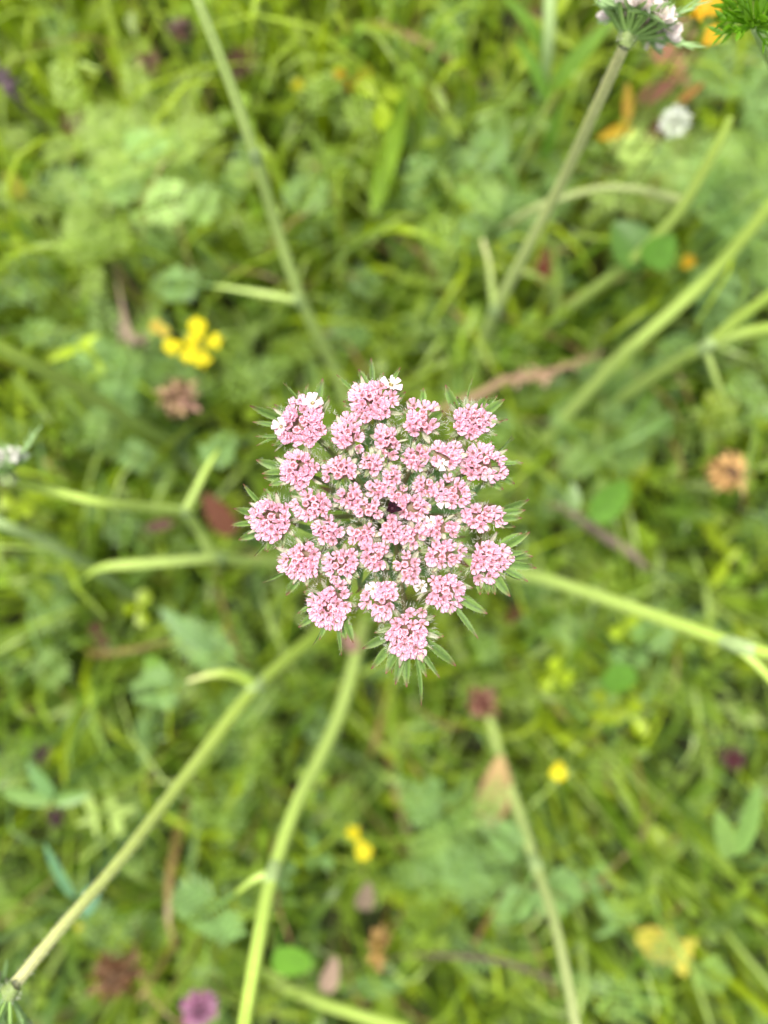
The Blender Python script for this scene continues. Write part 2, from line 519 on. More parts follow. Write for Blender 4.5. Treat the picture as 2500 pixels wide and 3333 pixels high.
def floret(kind, seed):
    rs = random.Random(seed)
    m = MB()
    a0 = rs.uniform(0, 6.28)
    if kind == 'bud':        # small, tightly closed, salmon
        for k in range(5):
            petal(m, a0 + k * 1.2566 + rs.uniform(-.12, .12), rs.uniform(0.66, 0.9), rs.uniform(0.42, 0.54), rs.uniform(0.7, 1.0), 1.0, (SALM, 0.25), seed * 9 + k, lip=0.16)
    elif kind == 'half':     # the usual folded floret
        for k in range(5):
            petal(m, a0 + k * 1.2566 + rs.uniform(-.16, .16), rs.uniform(0.8, 1.2), rs.uniform(0.44, 0.60), rs.uniform(0.5, 0.95), rs.uniform(0.2, 0.8), (PALEP, rs.uniform(0, 0.15)), seed * 9 + k, lip=0.17)
    elif kind == 'radiant':  # outer petals enlarged, towards local +x
        for k in range(5):
            a = k * 1.2566 + rs.uniform(-.15, .15)
            q = 0.5 + 0.5 * math.cos(a)
            petal(m, a, lerp(0.8, 1.55, q) * rs.uniform(0.9, 1.1), lerp(0.42, 0.72, q) * rs.uniform(.9, 1.1), rs.uniform(0.45, 0.75), rs.uniform(0.5, 0.9), (PALEP, rs.uniform(0, 0.25)), seed * 9 + k, lip=0.2)
    else:                    # fully open white-pink floret, outer petals notched and broad
        for k in range(5):
            a = k * 1.2566 + rs.uniform(-.1, .1)
            q = 0.5 + 0.5 * math.cos(a)
            petal(m, a, lerp(0.85, 1.6, q), lerp(0.36, 0.72, q), 0.28, 0.5, (hx('FFF4F6'), lerp(0.9, 0.65, q)), seed * 9 + k, lip=0.1)
        for k in range(5):   # stamens
            a = a0 + k * 1.2566
            tube(m, [(0, 0, 0.1), (0.3 * math.cos(a), 0.3 * math.sin(a), 0.55), (0.55 * math.cos(a), 0.55 * math.sin(a), 0.6)], [0.03, 0.03, 0.05], hx('F4EFC8'), n=3)
    # disc
    ring = [(0.16 * math.cos(i * 1.047), 0.16 * math.sin(i * 1.047), 0.02) for i in range(6)]
    m.add(ring + [(0, 0, 0.10)], [(i, (i + 1) % 6, 6) for i in range(6)], [tuple(hx('C9B46A') if kind == 'open' else hx('B06A70'))] * 7)
    # ovary / pedicel below
    tube(m, [(0, 0, 0.15), (0, 0, -0.5), (0, 0, -1.2)], [0.3, 0.24, 0.12], hx('A9A070'), n=5, cap=False)
    return m

FL = {}
for kd, cnt in (('bud', 5), ('half', 9), ('radiant', 7), ('open', 4)):
    FL[kd] = []
    for i in range(cnt):
        mb = floret(kd, 100 * len(FL) + i)
        me = mb.mesh('floret_' + kd)
        me.materials.append(MAT['petal_pink'])
        FL[kd].append((mb, me))

hub = P(*HUB_PX, HUBZ)
foot = P(1262, 1640, 0.0)
plant = empty('wild_carrot', foot, 'pink flat-topped wild carrot flower head with one blackish floret at its centre', 'flower')

# stem
sm = MB()
pth = smooth_path([tuple(foot), (0.004, 0.004, 0.12), (0.001, 0.002, 0.24), tuple(hub - Vector((0, 0, 0.004))), tuple(hub)], 6)
tube(sm, pth, [lerp(0.0026, 0.0017, i / (len(pth) - 1)) for i in range(len(pth))], hx('86A04C') * 0.8, n=14, ridge=0.12)
build(sm, 'stem', 'stem_green', plant)

all_flor = []      # (score, mesh data, matrix, umbellet)
umb = []
hm = MB()
for i, (ox, oy, ow, oh) in enumerate(DAUC):
    px, py = ox * S, oy * S
    rr = math.hypot(px - CTR[0], py - CTR[1]) / 420.0
    zc = TOP_Z + 0.001 - 0.0075 * rr ** 2 + random.uniform(-0.0012, 0.0012)
    c = P(px, py, zc)
    d = CAM_Z - zc
    kk = lerp(0.95, 1.0, sstep(0.3, 0.8, rr))
    ra, rb = ow * S / 2 / FPX * d * kk, oh * S / 2 / FPX * d * kk
    out = Vector((c.x - hub.x, c.y - hub.y, 0))
    out = out.normalized() if out.length > 1e-5 else Vector((1, 0, 0))
    nrm = (Vector((0, 0, 1)) + out * 0.30 * min(1.1, rr)).normalized()
    q = Vector((0, 0, 1)).rotation_difference(nrm)
    mean = (ra + rb) / 2
    dome = mean * 0.24
    # the umbellet body: a shallow green dome with pedicels that carry the florets
    m = MB()
    base = c - nrm * (mean * 0.75)
    rows, cs = [], []
    for k in range(5):
        f = k / 4
        rad = lerp(0.12, 0.55, f ** 0.8)
        row = []
        for j in range(13):
            a = 2 * math.pi * (j % 12) / 12
            v = Vector((math.cos(a) * ra * rad, math.sin(a) * rb * rad, -mean * 0.75 + mean * 0.45 * f))
            v.rotate(q); row.append(c + v)
        rows.append(row); cs.append([lerp(hx('6F8048'), hx('A59A72'), f) * 0.7] * 13)
    m.grid(rows, cs)
    top_ring = rows[-1][:12]
    o0 = len(m.v)
    m.add([tuple(p) for p in top_ring] + [tuple(c + nrm * (-mean * 0.12))], [(k, (k + 1) % 12, 12) for k in range(12)], [tuple(hx('8F7A5C') * 0.7)] * 13)
    ub = build(m, 'umbellet', 'stem_green', plant)
    umb.append((ub, c, base, ra, rb, nrm, q, out, rr, px, py))
    # ray from the hub
    m = MB()
    side = out * (0.002 + 0.004 * rr)
    p1 = lerp(hub, base, 0.55) - Vector((0, 0, 0.0045 * rr)) + side
    path = bez(hub, p1, base + nrm * 0.0004, 8)
    cr = lerp(hx('7F9450'), hx('8C7B55'), random.random() * 0.7) * 0.75
    tube(m, path, [lerp(0.00075, 0.0006, k / 8) * lerp(0.75, 1.1, min(1, rr)) for k in range(9)], cr, n=10, ridge=0.13, cap=False)
    build(m, 'ray', 'stem_green', plant)
    for k in range(int(24 + 50 * rr)):
        t = random.uniform(0.15, 1.0); j = min(7, int(t * 8))
        p = path[j].lerp(path[j + 1], t * 8 - j)
        dd = rdir(-1, 1)
        hairs(hm, [p], [dd], [random.uniform(0.0009, 0.0015)], 0.000022, hx('E6EBD8'))
    # florets: relaxed points in the ellipse
    area = math.pi * ow * oh * S * S / 4
    n = max(7, int(round(area / lerp(740, 860, min(1, rr)))))
    pts = RNG.uniform(-1, 1, (n * 3, 2)); pts = pts[(pts ** 2).sum(1) < 1][:n]
    while len(pts) < n:
        e = RNG.uniform(-1, 1, (1, 2))
        if (e ** 2).sum() < 1: pts = np.vstack([pts, e])
    for it in range(60):
        df = pts[:, None] - pts[None]
        ds = np.sqrt((df ** 2).sum(-1)) + np.eye(n)
        l0 = 1.45 / math.sqrt(n)
        f = np.clip(l0 - ds, 0, None) / ds
        np.fill_diagonal(f, 0)
        pts = pts + 0.25 * (df * f[..., None]).sum(1)
        rn = np.sqrt((pts ** 2).sum(1))
        k = rn > 0.68
        pts[k] *= (0.68 / rn[k])[:, None]
    ph1, ph2 = random.uniform(0, 6.28), random.uniform(0, 6.28)
    an = np.arctan2(pts[:, 1], pts[:, 0])
    pts *= (1 + (0.13 * np.sin(2 * an + ph1) + 0.12 * np.sin(3 * an + ph2)) * (0.4 + 0.6 * min(1, rr)))[:, None]
    pts += RNG.normal(0, 0.05, pts.shape)
    rn = np.sqrt((pts ** 2).sum(1))
    if rr > 0.45:
        pts[np.argsort(-rn)[:random.choice((1, 1, 2))]] *= random.uniform(1.10, 1.22)
    fr = math.sqrt(ra * rb / n) * 1.0
    for (u, v) in pts:
        rho = math.hypot(u, v)
        loc = Vector((u * ra, v * rb, dome * (1 - rho ** 2) - mean * 0.08 + random.uniform(-0.25, 0.35) * fr))
        loc.rotate(q)
        wp = c + loc
        od = Vector((u * ra, v * rb, 0))
        od = od.normalized() if od.length > 1e-6 else Vector((1, 0, 0))
        od.rotate(q)
        fn = (nrm + od * rho * random.uniform(0.35, 0.75) + rdir(-1, 1) * 0.15).normalized()
        kd = 'bud' if rho < 0.42 - 0.1 * rr + random.uniform(-.1, .1) else 'half'
        towards = od.dot(out)
        if rho > 0.6 and towards > 0.1 and rr > 0.5 and random.random() < 0.75: kd = 'radiant'
        sc = fr * {'bud': 1.0, 'half': 1.05, 'radiant': 1.08, 'open': 1.1}[kd] * random.uniform(0.9, 1.12)
        # world pixel of the floret, to find those that stand open and white in the photo
        dd = CAM_Z - wp.z
        fx, fy = (wp.x / dd * FPX + 1250) / S, (-wp.y / dd * FPX + 1666.5) / S
        if math.hypot(fx - 850, fy - 1098) < 19: continue
        all_flor.append([sc, kd, wp, fn, od if rr < 0.5 else (out * 0.7 + od).normalized(), i, fx, fy])
for (wx, wy) in WHITE:
    b = min(all_flor, key=lambda t: math.hypot(t[6] - wx, t[7] - wy))
    b[1] = 'open'; b[0] *= 1.45 if wy < 900 or wx < 620 else 1.0
    if wy < 900 or wx < 620: b[2] = b[2] + Vector((0, 0, 0.0008))
all_flor.sort(key=lambda t: -t[0])
rest = MB()
for k, (sc, kd, wp, fn, od, i, fx, fy) in enumerate(all_flor):
    mb, me = random.choice(FL[kd])
    x = (od - fn * od.dot(fn)).normalized()
    if kd in ('bud', 'half'):
        x.rotate(Quaternion(fn, random.uniform(0, 6.28)))
    y = fn.cross(x)
    M = Matrix.Translation(wp) @ Matrix((x, y, fn)).transposed().to_4x4() @ Matrix.Scale(sc, 4)
    if k < 300:
        place(me, 'floret', M, umb[i][0])
    else:
        A = np.array(M)
        v = np.array(mb.v) @ A[:3, :3].T + A[:3, 3]
        tn = random.uniform(0.9, 1.12)
        rest.add([tuple(p) for p in v], mb.f, [tuple(np.array(c_) * tn) for c_ in mb.c])
build(rest, 'inner_florets', 'petal_pink', plant, kind='stuff')

# bracts with red points round the outer umbellets, small pale ones round all
BG = hx('7CA048') * 0.78; BE = hx('98B668') * 0.80; RED = hx('8E5048') * 0.75; BV = hx('6A8C40') * 0.6
def bract(u, tip, wd, pale=0.0, zoff=0.0):
    ub, c, base, ra, rb, nrm, q, out, rr, px, py = u
    d = Vector((tip.x - c.x, tip.y - c.y, 0)).normalized()
    st = base + d * ra * 0.28 + Vector((0, 0, 0.0006))
    m = MB()
    col = lerp(BG * random.uniform(0.8, 1.15), hx('EDE6D6') * 0.9, pale)
    L = (tip - st).length
    # the leaf is widest in its outer half
    n = 10
    ax = tip - st; dn = ax.normalized(); s = dn.cross(Vector((0, 0, 1))).normalized()
    tw = random.uniform(-0.5, 0.5) if wd > 0.0012 else random.uniform(-1.2, 1.2)
    s.rotate(Quaternion(dn, tw))
    nn = s.cross(dn)
    rows, cs = [], []
    bend = random.uniform(-0.05, 0.07) * L
    for k in range(n + 1):
        t = k / n
        w_ = wd * 0.5 * max(0.03, (math.sin(math.pi * min(1, max(0.02, (t * 0.97) ** 1.25))) ** 0.9 if t < 0.9 else 0.40 * (1 - t) * 10 + 0.10))
        if t < 0.35: w_ = max(w_, wd * 0.28)
        p = st + ax * t + nn * (bend * math.sin(math.pi * t) * 1.2) + s * (0.04 * L * math.sin(math.pi * t) * tw)
        f = nn * w_ * 0.35
        rows.append([p - s * w_ + f, p - s * w_ * 0.55 + f * 0.3, p, p + s * w_ * 0.55 + f * 0.3, p + s * w_ + f])
        r_ = sstep(0.86, 0.97, t)
        ce = lerp(lerp(BE, col, 0.2), RED, max(r_, 0.25 * sstep(0.65, 0.9, t)))
        cs.append([ce, lerp(col, RED, r_), lerp(lerp(BV, col, pale), RED, r_), lerp(col, RED, r_), ce])
        if 0.25 < t < 0.93:
            for sg in (-1, 1):
                for _ in range(2):
                    pe = p + s * sg * w_ + ax * random.uniform(-0.05, 0.05) + f
                    hairs(hm, [pe], [s * sg + dn * 0.9 + rdir(-1, 1) * 0.4], [random.uniform(0.0004, 0.0009)], 0.00002, hx('E3EBD2'))
    m.grid(rows, cs)
    build(m, 'bract', 'bract_green', ub)

for j, (tx, ty) in enumerate(TIPS):
    # the outer umbellet it springs from
    best = min(umb, key=lambda u: math.hypot(u[9] - tx, u[10] - ty) - 0.25 * (u[3] + u[4]) / (CAM_Z - u[1].z) * FPX)
    tip = P(tx, ty, best[1].z + random.uniform(-0.006, 0.001))
    dist = math.hypot(best[9] - tx, best[10] - ty)
    wd = random.choice((0.0025, 0.0023, 0.0021, 0.0019, 0.0015, 0.0012, 0.0010)) * (1.25 if (tx, ty) in ((1371, 2298), (1557, 2079)) else 1)
    bract(best, tip, wd)
for u in umb:
    ub, c, base, ra, rb, nrm, q, out, rr, px, py = u
    k = int(7 + 4 * min(1, rr))
    for j in range(k):
        a = 2 * math.pi * (j + random.uniform(-.3, .3)) / k
        d = Vector((math.cos(a), math.sin(a), 0))
        e = Vector((d.x * ra, d.y * rb, 0)) * random.uniform(1.1, 1.42); e.rotate(q)
        bract(u, c + e + Vector((0, 0, -0.0002 + random.uniform(-0.001, 0.0012))), random.uniform(0.0010, 0.0017), pale=random.uniform(0.2, 0.95))
    for j in range(int(190 * (ra + rb) / 0.012)):
        a = random.uniform(0, 6.283)
        d = Vector((math.cos(a), math.sin(a), 0))
        e = Vector((d.x * ra, d.y * rb, -ra * random.uniform(0.1, 0.5))) * random.uniform(0.9, 1.1); e.rotate(q)
        hairs(hm, [c + e], [d + rdir(-1, 1) * 0.9], [random.uniform(0.0008, 0.0019)], 0.00005, hx('F7F5EC'))
build(hm, 'hair', 'hair_white', plant, kind='stuff')

# long divided bracts of the main collar, under the rays
for j in range(11):
    a = 2 * math.pi * (j + random.uniform(-.25, .25)) / 11
    L = random.uniform(0.022, 0.034)
    d = Vector((math.cos(a), math.sin(a), random.uniform(0.0, 0.35)))
    m = MB()
    tip = hub + d * L
    colr = hx('6C9650') * random.uniform(0.7, 0.95)
    leaf(m, hub + Vector((0, 0, -0.001)), tip, 0.0042, colr, droop=0.1, fold=0.3, n=8, edge=colr * 1.25, tipcol=RED)
    for k in (0.45, 0.62):
        for sg in (-1, 1):
            p = hub + d * L * k
            s = d.cross(Vector((0, 0, 1))).normalized() * sg
            leaf(m, p, p + (d.normalized() + s * 0.75).normalized() * L * 0.4, 0.0022, colr, fold=0.2, n=5, edge=colr * 1.2, tipcol=RED)
    build(m, 'collar_bract', 'bract_green', plant)

# the blackish central floret
m = MB()
cz = TOP_Z + 0.0040
cc = P(1277, 1655, cz)
for k, (a, l) in enumerate(((-0.1, 1.9), (1.2, 1.3), (1.9, 1.5), (3.5, 1.2), (4.6, 1.0), (5.5, 0.9))):
    tip = cc + Vector((math.cos(a), math.sin(a), 0.15)) * 0.00135 * l
    leaf(m, cc - Vector((0, 0, 0.0002)), tip, 0.0016, hx('230A14'), fold=0.5, n=5, shape='ovate', edge=hx('35101E'), vein=hx('0C0306'), curl=0.12)
tube(m, [cc - Vector((0, 0, 0.012)), cc + Vector((0, 0, 0.0001))], [0.0004, 0.0005], hx('4A2A33'), n=6)
build(m, 'dark_floret', 'dark_petal', plant)

# ================================================================== neighbouring wild carrots
SG = hx('BED47A') * 1.05; SBR = hx('B2CE54') * 0.86; SCR = hx('E6E2A2') * 1.0; SPL = hx('B6D088') * 0.88
def wpx(px, z):                 # width in photo pixels at height z -> radius in m
    return 0.5 * px * (CAM_Z - z) / FPX

def stalk(mb, pts, col, ridge=0.10, n=12, sub=6):
    """pts: (px, py, z, width_px)"""
    rows_ = [tuple(P(a, b, z)) + (wpx(w_ * 0.82, z),) for (a, b, z, w_) in pts]
    sp = smooth_path(rows_, sub)
    m_ = len(sp)
    cl = [lerp(np.array(col[0]), np.array(col[1]), (k / (m_ - 1)) ** (col[2] if len(col) > 2 else 1)) for k in range(m_)]
    tube(mb, [p[:3] for p in sp], [p[3] for p in sp], cl, n=n, ridge=ridge, jit=0.05)
    return sp

def stem_hair(mb, sp, n, l0, l1, t0=0.0, col='EFEEDC'):
    k = len(sp)
    for _ in range(n):
        t = random.uniform(t0, 1) * (k - 1.001); j = int(t)
        p = lerp(np.array(sp[j]), np.array(sp[j + 1]), t - j)
        ax = Vector(sp[j + 1][:3]) - Vector(sp[j][:3])
        d = rdir(-1.5, 1.5); d = (d - ax.normalized() * d.dot(ax.normalized())).normalized()
        hairs(mb, [Vector(p[:3]) + d * p[3] * 0.95], [d + rdir(-1, 1) * 0.3], [random.uniform(l0, l1)], 0.00004, hx(col))

def carrot_stem(label, main, cols, branches=(), nodes=(), leaves=(), hair=0, lances=()):
    base = P(main[0][0], main[0][1], 0.0)
    e = empty('wild_carrot_stalk', base, label, 'plant stem', 'tall carrot stalks round the pink flower')
    m = MB(); sp = stalk(m, main, cols)
    st = build(m, 'stem', 'stem_green', e)
    if hair:
        h_ = MB(); stem_hair(h_, sp, hair, 0.0006, 0.0013, 0.35)
        build(h_, 'hair', 'hair_white', st, kind='stuff')
    for br in branches:
        m = MB(); stalk(m, br, cols, n=10)
        build(m, 'branch', 'stem_green', e)
    for (a, b, z, w_) in nodes:     # pale swollen joint with its sheath
        m = MB(); p = P(a, b, z); r = wpx(w_ * 0.78, z)
        k = min(range(len(sp)), key=lambda i: (Vector(sp[i][:3]) - p).length)
        d = (Vector(sp[min(k + 2, len(sp) - 1)][:3]) - Vector(sp[max(0, k - 2)][:3])).normalized()
        tube(m, [p - d * r * 2.2, p - d * r, p, p + d * r * 1.6, p + d * r * 3], [r * 0.8, r * 1.0, r * 1.16, r * 1.05, r * 0.8], hx('BBD48C') * 0.68, n=12, ridge=0.05)
        build(m, 'joint', 'stem_green', e)
    for (a0, b0, z0, a1, b1, z1, w_, c_) in lances:
        m = MB(); p0, p1 = P(a0, b0, z0), P(a1, b1, z1)
        leaf(m, p0, p1, 2 * wpx(w_, z1), hx(c_) * .68, n=9, fold=.4, droop=.06, curl=.05)
        build(m, 'leaf', 'leaf_green', e)
    for (a0, b0, z0, a1, b1, z1, wd, lift) in leaves:
        m = MB(); parts = []
        p0, p1 = P(a0, b0, z0), P(a1, b1, z1)
        L = (p1 - p0).length
        feather(m, p0, p1, wd * L, BLUE * GS * 1.15, lift=lift, pairs=8, sub=4, parts=parts)
        lf = build(m, 'leaf', 'leaf_green', e)
        for q_ in parts: build(q_, 'pinna', 'leaf_green', lf)
    return e

carrot_stem('pale carrot stalk with one jointed bend, running straight past brown clover heads',
    [(1190,1480,0.0,46),(1100,1230,0.08,44),(985,985,0.17,44),(900,735,0.225,46),(832,510,0.27,48),(760,300,0.30,48),(640,-10,0.335,48),(560,-200,0.35,46)],
    (SG * 0.9, SG * 1.08), branches=[[(985,985,0.17,34),(930,970,0.175,28),(850,955,0.178,24),(700,930,0.17,10)]],
    nodes=[(832,510,0.27,50),(978,978,0.172,46)],
    leaves=[(700,930,0.17,480,930,0.15,0.5,0.1)])
c2 = carrot_stem('hairy carrot stalk that carries the half-hidden whitish flower head with long green bracts',
    [(1480,1480,0.0,44),(1520,1270,0.06,44),(1568,1120,0.11,44),(1612,1010,0.16,46),(1700,840,0.215,44),(1830,590,0.275,46),(1940,350,0.325,46),(2040,135,0.358,46)],
    (SG * 0.85, SCR * 0.9, 2.5), branches=[[(1612,1010,0.16,36),(1600,930,0.17,32),(1590,850,0.18,22),(1570,780,0.185,14)]],
    nodes=[(1612,1010,0.16,50)], leaves=[(1570,780,0.185,1500,690,0.18,0.6,0.1)], hair=900)
carrot_stem('thick bright green carrot stalk that forks in two, leaving from under the pink flower',
    [(1420,1790,0.0,52),(1600,1852,0.10,52),(1760,1882,0.17,54),(1950,1942,0.225,56),(2160,2015,0.265,58),(2390,2095,0.295,60),(2560,2140,0.31,52)],
    (SG, SBR), branches=[[(2370,2090,0.292,50),(2440,2140,0.30,44),(2520,2225,0.30,40)]], nodes=[(2395,2098,0.296,62)], hair=700)
c4 = carrot_stem('long straight hairy carrot stalk turning cream towards its bristly flower head',
    [(1180,1900,0.0,54),(1100,2000,0.07,54),(1020,2075,0.13,54),(835,2235,0.20,54),(610,2520,0.26,52),(400,2790,0.31,50),(200,3020,0.342,50),(40,3215,0.362,50)],
    (SBR * 0.9, SCR * 1.05, 3.5), branches=[[(835,2232,0.20,44),(760,2195,0.21,40),(690,2195,0.215,30),(610,2218,0.215,8)]], nodes=[(835,2232,0.20,52)],
    leaves=[(820,2200,0.205,530,2000,0.21,0.5,0.15),(620,2215,0.215,420,2260,0.19,0.6,0.1)], hair=1800)
carrot_stem('smooth yellow-green carrot stalk with a whitish joint, next to the two yellow petals',
    [(1200,1960,0.0,50),(1160,2130,0.07,50),(1110,2310,0.13,52),(1040,2470,0.18,54),(965,2620,0.22,56),(890,2840,0.26,58),(845,3050,0.29,60),(795,3340,0.315,60),(770,3500,0.33,58)],
    (SG, SBR * 1.05), branches=[[(888,2840,0.26,40),(830,2860,0.262,30),(770,2905,0.25,22)]], nodes=[(890,2838,0.26,60)],
    leaves=[(770,2905,0.25,600,3000,0.20,0.6,0.1)], hair=200)
c6 = carrot_stem('zigzag carrot stalk with three joints ending in a closed white bud',
    [(1080,1830,0.0,40),(900,1826,0.09,40),(715,1812,0.16,40),(650,1730,0.19,38),(600,1668,0.22,40),(480,1652,0.25,42),(330,1636,0.28,44),(150,1592,0.29,44),(20,1556,0.31,46)],
    (SG * 0.9, SBR * 0.95), branches=[[(715,1812,0.16,40),(580,1826,0.18,40),(420,1838,0.19,44),(330,1848,0.19,32),(270,1885,0.18,10)],
     [(600,1668,0.22,32),(640,1590,0.23,34),(675,1520,0.235,28),(712,1462,0.235,8)]], nodes=[(715,1812,0.16,42),(600,1668,0.22,42)],
    leaves=[(270,1885,0.14,90,1990,0.11,0.5,0.1),(660,1550,0.195,760,1400,0.17,0.6,0.1)], hair=500)
carrot_stem('pale carrot stalk with a feathery joint beside the yellow leaf and the thin brown twig',
    [(1440,1980,0.0,40),(1510,2160,0.05,40),(1590,2340,0.09,40),(1660,2560,0.14,42),(1735,2790,0.20,46),(1790,2950,0.24,46),(1830,3110,0.27,46),(1875,3340,0.30,46),(1900,3480,0.31,46)],
    (SG * 0.9, hx('D2DD96') * 0.68), nodes=[(1742,2810,0.205,54)],
    leaves=[(1740,2800,0.2,1560,2660,0.17,0.6,0.1),(1740,2830,0.2,1880,2950,0.17,0.6,0.15),(1735,2840,0.2,1640,3010,0.18,0.6,0.15)])
carrot_stem('broad yellow-green carrot stalk slanting between feathery leaves and a round clover leaf',
    [(1640,1560,0.0,50),(1760,1440,0.06,50),(1900,1290,0.12,52),(2015,1166,0.16,52),(2110,1082,0.18,52),(2305,905,0.20,54),(2500,680,0.235,54),(2600,560,0.25,52)],
    (SG * 0.85, SBR * 0.85))
carrot_stem('dull green carrot stalk rising from a low joint behind the round clover leaf',
    [(1660,1300,0.0,38),(1730,1170,0.03,38),(1808,1042,0.10,40),(1930,945,0.145,42),(2060,845,0.18,44),(2200,700,0.21,46),(2320,500,0.235,46),(2380,380,0.245,30)],
    (SG * 0.8, SBR * 0.7), branches=[[(1808,1042,0.10,34),(1815,930,0.13,30),(1800,800,0.15,12)]], nodes=[(1808,1042,0.10,46)])
carrot_stem('forked carrot stalk with a white-bloomed joint among feathery leaves',
    [(1760,1500,0.0,40),(1900,1390,0.05,42),(2060,1270,0.13,46),(2200,1180,0.18,48),(2295,1130,0.21,50),(2400,1040,0.23,48),(2530,945,0.25,46)],
    (SG * 0.8, SBR * 0.85), branches=[[(2295,1130,0.21,44),(2400,1090,0.225,50),(2530,1065,0.24,52)],[(2295,1130,0.21,30),(2325,1220,0.2,26),(2370,1340,0.18,20),(2400,1440,0.15,8)]], nodes=[(2295,1130,0.21,50)],
    leaves=[(2295,1130,0.17,2330,820,0.16,0.45,0.1)])
carrot_stem('short stretch of carrot stalk that meets a clump of pale feathery leaves',
    [(620,1480,0.0,44),(500,1410,0.09,46),(380,1340,0.16,48),(250,1265,0.215,52),(100,1185,0.255,56),(-60,1100,0.28,56)],
    (SG * 0.85, SBR * 0.8), leaves=[(270,1275,0.165,470,1330,0.14,0.7,0.1)])
carrot_stem('greyish carrot stalk half covered by leaves below the closed white bud',
    [(620,2020,0.0,38),(460,1950,0.08,40),(300,1850,0.15,42),(150,1765,0.195,44),(-30,1690,0.225,46),(-120,1650,0.18,44)],
    (SPL * 0.75, SPL * 0.85))
carrot_stem('curved pale stalk lying low beside the pink clover head',
    [(700,3080,0.0,26),(800,3130,0.06,32),(920,3205,0.11,40),(1040,3260,0.14,44),(1160,3300,0.155,46),(1330,3350,0.16,46)],
    (SG * 0.85, SBR * 0.85))
carrot_stem('upright whitish stalk with narrow leaves between the two hairy flower stalks',
    [(1560,900,0.0,34),(1640,650,0.07,36),(1720,420,0.13,40),(1770,260,0.175,44),(1785,120,0.20,48),(1790,-60,0.215,50)],
    (SPL * 0.8, SPL), lances=[(1785,310,.17,2010,40,.21,60,'9CCB4E'),(1778,330,.17,1680,110,.20,46,'92C44C'),(1765,520,.15,1830,330,.19,40,'8DBE48'),(1780,200,.18,1640,-30,.22,54,'9CCB50'),(1690,640,.13,1590,470,.17,34,'A4CC70')])

# side flower heads -------------------------------------------------------------
def side_head(stalk_e, at, ax_tip, n, rad, blossom, hairy=True, long_bracts=7, seed=3, blen=0.034, elong=1.0):
    """a half-closed carrot umbel: hub, rays, pale buds and thin divided bracts"""
    rs = random.Random(seed)
    p = at
    ax = (ax_tip - p).normalized()
    q = Vector((0, 0, 1)).rotation_difference(ax)
    m = MB(); tube(m, [p - ax * 0.003, p, p + ax * 0.003], [0.002, 0.0032, 0.0012], hx('9FB46A') * 0.7, n=10, ridge=0.1)
    e = build(m, 'flower_head', 'stem_green', stalk_e)
    hh = MB()
    for k in range(n):
        ph = math.sqrt((k + 0.5) / n); a = k * 2.39996
        v = Vector((math.cos(a) * rad * ph, math.sin(a) * rad * ph, rad * elong * lerp(1.35, 0.95, ph))); v.rotate(q)
        end = p + v
        m = MB(); tube(m, bez(p, p + v * 0.5 + ax * rad * -0.1, end, 5), 0.0006, hx('9CC068') * 0.8, n=6, cap=False)
        build(m, 'ray', 'stem_green', e)
        m = MB()
        vn = v.normalized()
        for j in range(9):
            dd = (vn + rdir(-1.5, 1.5) * 0.75).normalized()
            b = end + dd * 0.0016
            leaf(m, end, end + dd * 0.0052, 0.0032, blossom * rs.uniform(0.85, 1.05), rdir(-1, 1), n=4, shape='obov', fold=0.4)
        build(m, 'umbellet', 'petal_white', e)
        for j in range(4):
            m = MB(); dd = (vn * 0.8 + rdir(-1.5, 1.5) * 0.8).normalized()
            leaf(m, end - vn * 0.001, end + dd * 0.0075, 0.0016, hx('A8C888') * rs.uniform(0.75, 1.0), rdir(-1, 1), n=4, fold=0.3)
            build(m, 'bract', 'bract_green', e)
    for k in range(long_bracts):
        a = 2 * math.pi * (k + rs.uniform(-.2, .2)) / long_bracts
        v = Vector((math.cos(a), math.sin(a), rs.uniform(0.2, 1.1))).normalized(); v.rotate(q)
        m = MB(); L = blen * rs.uniform(0.75, 1.15)
        cb = hx('A8C888') * rs.uniform(0.75, 1.0)
        tip = p + v * L
        leaf(m, p, tip, 0.0011, cb, n=6, droop=rs.uniform(-0.2, 0.2))
        for t in (0.4, 0.6, 0.78):
            for sg in (-1, 1):
                s = v.cross(ax).normalized() * sg
                leaf(m, p + v * L * t, p + v * L * t + (v + s * 0.55).normalized() * L * 0.32, 0.0007, cb, n=4)
        build(m, 'collar_bract', 'bract_green', e)
    for k in range(260 if hairy else 60):
        dd = rdir(-1.5, 1.5)
        hairs(hh, [p + dd * 0.0028], [dd], [rs.uniform(0.0008, 0.002)], 0.00005, hx('F0F2E2'))
    build(hh, 'hair', 'hair_white', e, kind='stuff')
    return e
side_head(c2, P(2046, 122, 0.360), P(2046, 122, 0.360) + Vector((.40, .85, .30)), 30, 0.0105, hx('FFF2EE') * 1.0, long_bracts=8, seed=4, blen=0.022, elong=.5)
side_head(c4, P(28, 3232, 0.364), P(28, 3232, 0.364) + Vector((-.7, -.7, .15)), 14, 0.012, hx('C9D6A4') * 0.75, long_bracts=9, seed=9, blen=0.018, elong=.5)
side_head(c6, P(26, 1552, 0.312), P(26, 1552, 0.312) + Vector((-.25, .9, .2)), 16, 0.0062, hx('F8F6EC') * 0.92, long_bracts=7, seed=12, blen=0.02, elong=.8)

